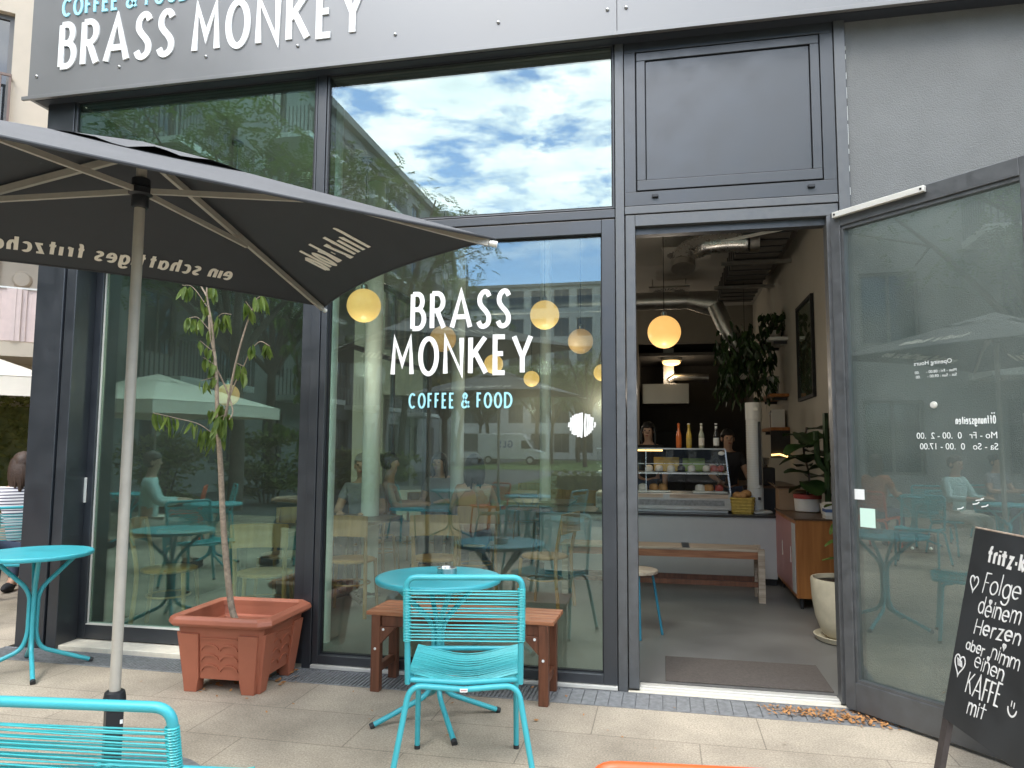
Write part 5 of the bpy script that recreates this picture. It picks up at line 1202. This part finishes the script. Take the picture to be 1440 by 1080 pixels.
for x, y, a, lb_ in ((-2.98,.74,20,'ochre wooden chair whose back shows right of the planted tree'), (-3.3,1.62,185,'ochre wooden chair on the far side of the dark table by the sliding door'), (-3.20,2.35,-100,'ochre wooden chair left of the seated grey haired guest'), (-2.62,1.50,8,'ochre wooden chair with its back to the window below the words'),
                     (-1.95,1.75,15,'ochre wooden chair alone behind the turquoise table'), (-1.85,2.75,20,'ochre wooden chair in front of the blue indoor table'), (-2.95,4.1,180,'ochre wooden chair behind the blue indoor table'), (-1.05,2.1,75,'ochre wooden chair near the door frame, behind the front chair'), (-1.0,4.55,90,'ochre wooden chair right of the dark middle table'), (-1.5,5.25,180,'ochre wooden chair behind the dark middle table'), (-2.1,6.9,180,'ochre wooden chair at the left of the back table'), (-1.1,5.7,0,'ochre wooden chair in front of the back table')):
    dup(wc, (x, y, 0), math.radians(a), lb_, 'wooden chairs in the cafe')
person('guest with grey hair sitting at the window table inside', (-2.98, 2.55, 0), math.radians(190), hair='hair_grey', long_hair=False, top='shirt_grey', face=True)
person('guest in a rust top with black hair tied up, talking at the blue table', (-3.02, 3.35, 0), math.radians(-75), hair='hair_dark', long_hair=False, top='shirt_orange', sleeves='none', arms='table')
person('guest with long black hair leaning on the blue indoor table', (-2.65, 4.2, 0), math.radians(175), hair='hair_dark', long_hair=True, top='shirt_grey', face=True, lean=.15)
person('guest with long dark hair sitting with her back to the window', (-1.86, 2.70, 0), math.radians(12), hair='hair_dark', long_hair=True, top='shirt_orange', sleeves='none')
for c, (x, y) in ((0,(-3.0,2.6)),(1,(-3.08,3.33)),(2,(-2.66,4.25)),):
    dup(wc, (x, y, 0), math.radians((190,-75,175)[c]), ('ochre wooden chair under the grey haired guest','ochre wooden chair under the guest in the rust top','ochre wooden chair under the guest with long black hair')[c], 'wooden chairs in the cafe')

M['shaded_turf'] = pmat('shaded_park_turf', (.055, .095, .022), .95, var=.35, vscale=6)  # turf colour darkened to stand for shade
# ------------------------------------------------------------------ fallen leaves blown into the corner by the door leaf
b = MB(); rr = random.Random(17)
for k in range(430):
    t = rr.random()**.8; x = .55+.55*t+rr.gauss(0,.05); y = -.06-.10*rr.random()-.16*t*rr.random()+rr.gauss(0,.02)
    if y > -.008: y = -.02
    if k > 380: x, y = rr.uniform(-3.2,.6), rr.uniform(-.9,-.05)
    if k > 415: x, y = rr.uniform(-2.75,-2.1), rr.uniform(-.55,-.05)
    s = rr.uniform(.006,.016); a = rr.uniform(0,6.28); ti = rr.uniform(-.5,.5); u_ = Vector((math.cos(a), math.sin(a), ti))*s; w_ = Vector((-math.sin(a), math.cos(a), rr.uniform(-.4,.4)))*s*.55; c = Vector((x, y, .006+s*abs(ti)+rr.random()*.004))
    b.add([c-u_, c-w_, c+u_, c+w_], [(0,1,2,3)])
o = b.build('leaf_litter', M['dry_leaf']); o['kind'] = 'stuff'
b = MB()
for k in range(46):
    x, y = rr.gauss(-2.42,.14), rr.gauss(-.30,.12); s = rr.uniform(.018,.034); a = rr.uniform(0,6.28); u_ = Vector((math.cos(a), math.sin(a), rr.uniform(-.3,.3)))*s; w_ = Vector((-math.sin(a), math.cos(a), rr.uniform(-.6,.6)))*s*.55; c = Vector((x, y, .014))
    b.add([c-u_, c-w_, c+u_, c+w_], [(0,1,2,3)])
o = b.build('leaf_litter', M['dry_leaf']); o['kind'] = 'stuff'

# ------------------------------------------------------------------ beige block beyond the corner (left edge of the view)
bu = Vector((.76,.65,0)).normalized(); bn_ = Vector((bu.y,-bu.x,0)); ang = math.atan2(bu.y, bu.x)
bb = thing('apartment_building', 'beige rendered apartment block with brown railings beyond the left corner', 'building', (-10.5, 5.5, 0), ang)
# local frame: x along the facade, -y towards the street
def wallholes(x0, x1, z0, z1, holes, y0=0., y1=.35):
    xs = sorted({x0, x1, *[h[0] for h in holes], *[h[1] for h in holes]}); zs = sorted({z0, z1, *[h[2] for h in holes], *[h[3] for h in holes]}); b = MB()
    for i in range(len(xs)-1):
        for j in range(len(zs)-1):
            cx, cz = (xs[i]+xs[i+1])/2, (zs[j]+zs[j+1])/2
            if any(h[0] < cx < h[1] and h[2] < cz < h[3] for h in holes): continue
            b.box(xs[i], xs[i+1], y0, y1, zs[j], zs[j+1])
    return b
holes = []
for fl in range(5):
    z = 3.1*fl
    for x in (-9.2, -6.0, -3.4, -1.6, 3.4, 6.4, 9.5):
        holes.append((x, x+1.38, z+(.5 if fl == 0 else .30), z+2.42+.05))
wallholes(-12, 14, 0, 16.2, holes).build('wall', M['beige'], bb); MB().box(-12.2, 14.2, -.35, 11, 16.21, 16.6).build('roof', M['grey_render'], bb); MB().box(-12, 14, .351, 10, 0, 16.2).build('core', M['dark_wall'], bb)
for hx0, hx1, hz0, hz1 in holes:
    b = MB(); b.box(hx0, hx0+.08, .12, .2, hz0, hz1); b.box(hx1-.08, hx1, .12, .2, hz0, hz1); b.box(hx0+.08, hx1-.08, .12, .2, hz1-.08, hz1); b.box(hx0+.08, hx1-.08, .12, .2, hz0, hz0+.08); b.box((hx0+hx1)/2-.04, (hx0+hx1)/2+.04, .125, .195, hz0+.08, hz1-.08)
    w_ = b.build('window', M['win_frame'], bb); MB().box(hx0+.08, hx1-.08, .155, .165, hz0+.08, hz1-.08).build('pane', M['dark_window'], w_)
    if hz0 > 3:
        r_ = MB(); r_.box(hx0-.02, hx1+.02, -.10, -.07, hz0+1.02, hz0+1.06); r_.box(hx0-.02, hx1+.02, -.10, -.07, hz0+.05, hz0+.09); n = 11
        for k in range(n): xx = hx0+(hx1-hx0)*k/(n-1); r_.box(xx-.018, xx+.018, -.095, -.075, hz0+.09, hz0+1.02)
        for xx in (hx0, hx1): r_.box(xx-.015, xx+.015, -.07, 0, hz0+1.0, hz0+1.03)
        r_.build('railing', M['brown_metal'], bb)
# the low balcony with pinkish screens and the wall lamp over it
bal = MB().box(-5.2, 2.6, -1.25, -.001, 2.72, 2.93).build('balcony', M['beige'], bb)
b = MB(); n = 120
for k in range(n):
    xx = -5.2+7.8*k/n; d = .035*math.sin(k*1.05); b.box(xx, xx+7.8/n-.002, -1.25+d, -1.232+d, 2.95, 3.74)
b.build('screen', M['curtain'], bal); b = MB(); b.box(-5.2, 2.6, -1.25, -1.22, 3.745, 3.77); b.build('handrail', M['alu'], bal)
MB().box(-5.2, 2.6, -1.25, -.001, 5.55, 5.75).build('balcony_slab', M['beige'], bb)
wl = MB(); wl.lathe([(.13,0),(.14,.02),(.11,.06),(.001,.07)], 22); wl.v = [(x+.12, -z-.001, y+4.12) for x, y, z in wl.v]; wl.build('wall_lamp', M['beige'], bb)

def leaf_cloud(n, rad, size, rr, clumps=0, flat=1.0, shell=.0):
    mb = MB(); cl = []
    for k in range(clumps):
        v_ = Vector((rr.gauss(0,1), rr.gauss(0,1), rr.gauss(0,1)*flat)).normalized()*(rr.uniform(.35,1)); cl.append((Vector((v_.x*rad[0], v_.y*rad[1], v_.z*rad[2])), rr.uniform(.16,.34)))
    for k in range(n):
        if clumps:
            c, s = cl[rr.randrange(clumps)]; p = c+Vector((rr.gauss(0,s)*rad[0], rr.gauss(0,s)*rad[1], rr.gauss(0,s*.6)*rad[2]))*.62
        else: p = Vector((rr.uniform(-1,1)*rad[0], rr.uniform(-1,1)*rad[1], rr.uniform(-1,1)*rad[2]))
        a, e = rr.uniform(0,6.28), rr.uniform(-.9,.5); d = Vector((math.cos(a)*math.cos(e), math.sin(a)*math.cos(e), math.sin(e))); s_ = d.cross(Vector((rr.gauss(0,.5), rr.gauss(0,.5), 1))).normalized(); l = size*rr.uniform(.6,1.4)
        mb.add([p-d*l*.5, p+s_*l*.22, p+d*l*.5, p-s_*l*.22], [(0,1,2,3)])
    return mb
# hedge by the beige block
hg = thing('hedge', 'tall clipped leafy hedge behind the seated woman in stripes', 'hedge', (-8.6, 3.75, 0), ang)
b = MB(); rr = random.Random(41)
for k in range(9000):
    x, z = rr.uniform(-2.4,1.8), rr.uniform(.05,2.02); y = rr.choice((-.35+abs(rr.gauss(0,.10)), rr.uniform(-.35,.35))); 
    if rr.random() < .12: z = 2.0+rr.gauss(0,.05)
    a = rr.uniform(0,6.28); d = Vector((math.cos(a), math.sin(a)*.6, rr.uniform(-.8,.8))).normalized(); s_ = d.cross(Vector((rr.gauss(0,1), -1, rr.gauss(0,1)))).normalized(); l = rr.uniform(.05,.10); p = Vector((x, y, z))
    b.add([p-d*l*.5, p+s_*l*.28, p+d*l*.5, p-s_*l*.28], [(0,1,2,3)])
b.build('foliage', M['hedge'], hg); MB().box(-2.35,1.75,-.22,.3,0,1.9).build('inner_growth', M['hedge'], hg)
cream = parasol('cream_parasol', 'pale cream parasol with a hanging valance beyond the corner post', (-8.15, 2.35, 0), .5, 2.9, 2.9, 2.08, 2.62, M['cream_cloth'], M['cream_cloth'], M['pole'], 'cream parasols', texts=None, sag=.0, valance=.20, runner=.3)
dup(cream, (-8.6, -6.2, 0), .15, 'pale cream parasol across the terrace, mirrored in the sliding door', 'cream parasols')

# ------------------------------------------------------------------ what the windows mirror: terrace, trees, houses across the way
cu = rope_chair('turquoise string chair at the far left terrace table, mirrored in the sliding door', 'teal', 'teal_string', (-4.55, -1.75, 0), math.radians(-65), group='string chairs on the terrace')
tA = bistro_table('bistro_table', 'round turquoise bistro table out on the terrace left of the parasol', (-5.2, -2.9, 0), .3, group='bistro tables on the terrace')
dup(cu, (-5.75, -2.5, 0), math.radians(-125), 'turquoise string chair under the mirrored guest in the pale mint shirt', 'string chairs on the terrace')
dup(cu, (-4.2, -3.4, 0), math.radians(60), 'turquoise string chair under the mirrored guest in blue', 'string chairs on the terrace')
person('guest in a pale mint shirt seated at the far terrace table, seen mirrored', (-5.75, -2.5, 0), math.radians(-125), top='shirt_mint', sleeves='long', hair='hair', long_hair=False, legs='cream_cloth', face=True)
person('guest in a blue shirt seated on the terrace with her back turned, mirrored in glass', (-4.2, -3.4, 0), math.radians(60), top='shirt_blue', hair='hair_dark', long_hair=True)
dup(tA, (.75, -6.1, 0), .8, 'round turquoise bistro table behind the photographer under the second parasol', 'bistro tables on the terrace')
dup(cu, (1.5, -5.6, 0), 2.0, 'turquoise string chair beside the table behind the photographer', 'string chairs on the terrace'); dup(cu, (-6.5, -4.9, 0), .9, 'turquoise string chair standing alone under the cream parasol', 'string chairs on the terrace')
for k, (x, y) in enumerate(((-6.6,-2.2),(-7.4,-4.2),(-1.9,-5.7),(-3.3,-6.6))):
    dup(tA, (x, y, 0), .4*k, ('round turquoise bistro table beyond the mint shirted guest, seen mirrored','round turquoise bistro table under the cream parasol, seen mirrored','round turquoise bistro table just behind the photographer, seen mirrored','round turquoise bistro table under the parasol farther out, seen mirrored')[k], 'bistro tables on the terrace')
for k, (x, y, a) in enumerate(((-6.1,-1.6,130),(-7.3,-2.6,-80),(-7.9,-3.7,-120),(-6.8,-4.6,60),(-1.35,-5.3,110),(-2.4,-6.1,-60),(-2.8,-7.1,40),(-3.8,-6.1,-130))):
    dup(cu if k % 3 else c_red, (x, y, 0), math.radians(a), ('orange red string chair beside the cream parasol table, seen mirrored','turquoise string chair left of the mint shirted guest, seen mirrored','turquoise string chair with its back to the shrubs, seen mirrored','orange red string chair under the cream parasol, seen mirrored','turquoise string chair right behind the photographer, seen mirrored','turquoise string chair across the table behind the photographer, seen mirrored','orange red string chair under the parasol farther out, seen mirrored','turquoise string chair facing the orange red one farther out, seen mirrored')[k], 'string chairs on the terrace')
person('guest in a grey shirt seated under the cream parasol, seen mirrored', (-7.9, -3.7, 0), math.radians(-120), top='shirt_grey', hair='hair_dark', long_hair=False, face=True)
person('guest in a rust shirt seated left of the mint shirted guest, seen mirrored', (-6.1, -1.6, 0), math.radians(130), top='shirt_orange', sleeves='short', hair='hair', face=True)
tx = [(1, 'eIn schattIges frItzchen', .27, 1.42, .125, .10), (0, 'frItz-kola', .30, .52, .21, .17), (3, 'frItz-kola', .33, .62, .2, .12), (2, 'frItz-kola', .3, .52, .21, .12)]
dup(big, (-2.6, -6.9, 0), .25, 'dark grey parasol standing farther out behind the photographer, left of the other', 'parasols of the terrace')
dup(big, (.7, -6.6, 0), -.15, 'dark grey parasol standing farther out behind the photographer, right of the other', 'parasols of the terrace')

def block(name, label, loc, rz, wd, dp, hgt, floors, bays, mat, balc=(), win=(1.2, 1.7), parapet=True):
    t = thing(name, label, 'building', loc, rz); fh = hgt/floors; hs = []
    for f in range(floors):
        for k in range(bays):
            x = -wd/2+wd*(k+.5)/bays; hs.append((x-win[0]/2, x+win[0]/2, f*fh+.8, f*fh+.8+win[1]))
    wallholes(-wd/2, wd/2, 0, hgt, hs).build('wall', mat, t); MB().box(-wd/2, wd/2, .351, dp, 0, hgt-.01).build('core', mat, t)
    b = MB(); b.box(-wd/2-.25, wd/2+.25, -.3, dp, hgt+.001, hgt+.35); b.build('roof', M['grey_render'], t)
    for i, h in enumerate(hs[:100]):
        b = MB(); e = .07; b.box(h[0], h[0]+e, .1, .16, h[2], h[3]); b.box(h[1]-e, h[1], .1, .16, h[2], h[3]); b.box(h[0]+e, h[1]-e, .1, .16, h[2], h[2]+e); b.box(h[0]+e, h[1]-e, .1, .16, h[3]-e, h[3]); b.box((h[0]+h[1])/2-e/2, (h[0]+h[1])/2+e/2, .102, .158, h[2]+e, h[3]-e)
        w_ = b.build('window', M['win_frame'], t); MB().box(h[0]+e, h[1]-e, .128, .138, h[2]+e, h[3]-e).build('pane', M['dark_window'], w_)
    for (x0, x1, z) in balc:
        s_ = MB().box(x0, x1, -1.5, -.001, z, z+.18).build('balcony', M['col_white'], t); b = MB(); b.box(x0, x1, -1.5, -1.46, z+1.10, z+1.14)
        n = int((x1-x0)/.13)
        for k in range(n+1): xx = x0+(x1-x0)*k/n; b.box(xx-.014, xx+.014, -1.49, -1.47, z+.18, z+1.10)
        for xx in (x0, x1):
            for k in range(10): yy = -1.45+.145*k; b.box(xx-.014, xx+.014, yy, yy+.025, z+.18, z+1.1)
        b.build('railing', M['frame'], s_)
    return t
fh = 15.4/5
block('apartment_building', 'long grey apartment house with white balconies along the side of the square, seen mirrored', (-13.5, -20, 0), math.pi/2, 36, 12, 15.4, 5, 12, M['grey_render'],
      [(x0, x0+3.4, fh*f-.1) for f in (1,2,3,4) for x0 in (-14.5, -8.0, -1.5, 5.2, 11.5)], win=(1.3, 1.75))
block('apartment_building', 'pale lower apartment house farther down the square, seen mirrored', (-17, -52, 0), math.pi/2-.25, 24, 12, 16.5, 5, 8, M['pale_render'], [(x0, x0+3, 3.3*f) for f in (2,3,4) for x0 in (-9,-2,5)], win=(1.3,1.8))
block('office_building', 'wide pale office building closing the far end of the square, seen mirrored', (-8, -84, 0), math.pi, 46, 14, 21.5, 6, 16, M['pale_render'], win=(1.9, 2.3))
block('apartment_building', 'grey apartment house on the other side of the square, seen mirrored', (19, -34, 0), -math.pi/2, 40, 12, 14, 4, 12, M['pale_render'], win=(1.3,1.75))

def make_tree(name, label, loc, hgt, rad, seed, leaf, n=9000, size=.20, group=None):
    t = thing(name, label, 'tree', loc, 0, group); rr = random.Random(seed); b = MB(); th = hgt*.34; hub = Vector((rr.uniform(-.2,.2), rr.uniform(-.2,.2), th))
    b.tube(spline([(0,0,-.1),(.03,.02,th*.5),tuple(hub)],5), [.17-.05*i/10 for i in range(11)], 12)
    cl = []
    for k in range(9):
        a = 2*math.pi*k/9+rr.uniform(-.3,.3); e = rr.uniform(.25,1.25); l = rr.uniform(.65,1.0); tip = hub+Vector((math.cos(a)*math.cos(e)*rad*l, math.sin(a)*math.cos(e)*rad*l, math.sin(e)*(hgt-th)*l)); mid = hub.lerp(tip,.5)+Vector((0,0,.25)); b.tube(spline([tuple(hub),tuple(mid),tuple(tip)],5), [.10-.008*i for i in range(11)], 7); cl.append((tip,.9)); cl.append((mid,.7))
        for q in range(3):
            a2 = a+rr.uniform(-.9,.9); t2 = mid.lerp(tip, rr.random())+Vector((math.cos(a2), math.sin(a2), rr.uniform(-.2,.5)))*rad*.35; b.tube([tuple(mid.lerp(tip,.3)), tuple(t2)], [.035,.01], 5); cl.append((t2,.75))
    b.build('trunk', M['trunk'], t); lv = MB()
    while len(lv.f) < n:
        c, s = cl[rr.randrange(len(cl))]; fp = c+Vector((rr.gauss(0,.30), rr.gauss(0,.30), rr.gauss(0,.20)))*rad*.45*s
        # a feathery spray: a stem with leaflets on both sides
        a = rr.uniform(0,6.28); d = Vector((math.cos(a), math.sin(a), rr.uniform(-.7,.15))).normalized(); sd_ = d.cross(Vector((0,0,1))).normalized(); L = size*rr.uniform(1.2,2.2)
        for q in range(6):
            for sg in (-1,1):
                p = fp+d*L*q/6+Vector((0,0,-.02*q*q*size)); e_ = (sd_*sg+d*.5+Vector((0,0,rr.uniform(-.3,.2)))).normalized(); l = size*rr.uniform(.35,.6); w_ = d*l*.30
                lv.add([p, p+e_*l*.5+w_, p+e_*l, p+e_*l*.5-w_], [(0,1,2,3)])
    lv.build('crown', M[leaf], t); return t
G_T = 'street trees across the square'
t1 = make_tree('street_tree', 'feathery green street tree close to the terrace on the left, seen mirrored', (-9.2, -9.6, 0), 9.8, 3.9, 51, 'treeleaf', 24000, .20, G_T)
t2 = make_tree('street_tree', 'feathery green street tree standing between the terrace and the road, seen mirrored', (-8.1, -15.5, 0), 10.4, 2.9, 52, 'treeleaf', 20000, .20, G_T)
t3 = make_tree('street_tree', 'yellowing street tree halfway down the square, seen mirrored', (-9.4, -26.0, 0), 7.6, 2.8, 53, 'treeleaf_yellow', 14000, .24, G_T)
for loc, rz, src, lb_ in (((-12.0,-6.0,0),1.,t1,'green street tree at the far left corner of the terrace, seen mirrored'), ((-11.5,-15,0),2.,t2,'green street tree in front of the long grey house, seen mirrored'), ((-10.4,-23.5,0),3.,t1,'green street tree beside the yellowing one, seen mirrored'), ((6.8,-14,0),.4,t1,'green street tree right of the square, seen mirrored'),
                          ((3.6,-36,0),1.9,t3,'yellowing street tree near the lawn, seen mirrored'), ((-15.5,-2.2,0),.2,t2,'green street tree beyond the left end of the pavement'), ((9.0,-25,0),.2,t2,'green street tree before the right hand house, seen mirrored'), ((4.9,-8.6,0),1.2,t1,'green street tree added out of view to shade the right end of the terrace'), ((-14.8,-47,0),.9,t2,'green street tree far down the square left of the van, seen mirrored'), ((-9.4,-57,0),2.9,t1,'green street tree behind the parked van, seen mirrored'), ((-5.6,-48,0),1.4,t2,'green street tree far down the square right of the van, seen mirrored'), ((-16.5,-60,0),2.1,t1,'green street tree beside the pale lower house, seen mirrored'), ((-1.2,-52,0),.7,t3,'yellowing street tree by the parked van, seen mirrored')):  # the tree at the terrace's right end is added only for its shade
    dup(src, loc, rz, lb_, G_T)
o = MB().box(-5.5, 9, -33, -12.5, -.05, .012).build('lawn', M['shaded_turf']); o['kind'] = 'structure'
hq = thing('hedge', 'low clipped green hedge at the far edge of the terrace, seen mirrored', 'hedge', (.4, -10.2, 0)); b = MB(); rr = random.Random(43)
for k in range(5200):
    x, z, y = rr.uniform(-2.6,3.2), rr.uniform(.03,.95), rr.uniform(-.4,.4); a = rr.uniform(0,6.28); d = Vector((math.cos(a), math.sin(a)*.6, rr.uniform(-.8,.8))).normalized(); s_ = d.cross(Vector((rr.gauss(0,1), -1, rr.gauss(0,1)))).normalized(); l = rr.uniform(.06,.11); p = Vector((x, y, z))
    b.add([p-d*l*.5, p+s_*l*.3, p+d*l*.5, p-s_*l*.3], [(0,1,2,3)])
b.build('foliage', M['hedge'], hq); MB().box(-2.5,3.1,-.25,.25,0,.85).build('inner_growth', M['hedge'], hq)
for x, y, rz, sc, lb_ in ((-17.2,-66,.3,1.25,'big green tree before the office building, leftmost of its row, seen mirrored'), (-12.6,-68,1.8,1.3,'big green tree before the office building, right above the van, seen mirrored'), (-8.2,-66,2.6,1.2,'big green tree before the office building, right of the van, seen mirrored'), (-3.6,-68,.9,1.3,'big green tree before the office building, rightmost of its row, seen mirrored')):
    dup(t1, (x, y, 0), rz, lb_, G_T).scale = (sc*1.15, sc*1.15, sc*.95)
# low shrubs and lawn edge, delivery van
for k, (x, y) in enumerate(((-9.5,-11.5),(-7.5,-13.2),(-11,-9.5))):
    t = thing('shrub', ('wide dark shrub under the left trees, seen mirrored','dark shrub under the middle trees, seen mirrored','dark shrub beside the cream parasol, seen mirrored')[k], 'shrub', (x, y, .85), 0, 'shrubs under the trees'); leaf_cloud(2600, (1.3,1.0,.85), .16, random.Random(60+k), 22).build('foliage', M['hedge'], t); b = MB()
    for q in range(5): b.tube([(.1*q-.2,0,-.86),(.3*q-.6,.1*q-.2,.2)], [.03,.01], 6)
    b.build('stem', M['trunk'], t)
van = thing('delivery_van', 'white parcel van with dark blue letters at the end of the lawn', 'van', (-12.3, -54, 0), 0)
b = MB(); b.prism([(-2.6,-.95,.45),(2.65,-.95,.45),(2.65,-.95,1.05),(2.05,-.95,1.25),(1.45,-.95,2.05),(1.15,-.95,2.5),(-2.6,-.95,2.5)], (0,1.9,0)); b.build('body', M['van_white'], van, bevel=.06)
for y, s in ((-.955,-1),(.955,1)):
    MB().prism([(1.05,y,1.3),(1.85,y,1.3),(1.4,y,1.95),(1.05,y,1.95)], (0,s*.01,0)).build('side_window', M['dark_window'], van)
    for x in (-1.7,1.75): 
        wh = MB().tube([(x,y-s*.12,.35),(x,y+s*.02,.35)], .35, 22).build('wheel', M['tyre'], van); MB().tube([(x,y+s*.021,.35),(x,y+s*.03,.35)], .2, 16).build('rim', M['alu'], wh)
b = MB(); b.add([(2.07,-.8,1.27),(2.07,.8,1.27),(1.50,.8,2.02),(1.50,-.8,2.02)], [(0,1,2,3)]); b.v = [(x+.02,y,z+.02) for x, y, z in b.v]; b.build('windscreen', M['dark_window'], van)
b = MB(); text(b, 'GLS', 0, 0, .62, .13, lambda a, c, h: (.35-a, .958+h, 1.35+c), width=1.35, thick=.004); b.build('lettering', M['shirt_blue'], van)
MB().box(-2.66,-2.6,-.9,.9,.45,.6).build('bumper', M['foot'], van); 
for y in (-.75,.75): MB().box(2.652,2.67,y-.15,y+.15,.85,1.0).build('headlight', M['alu'], van)
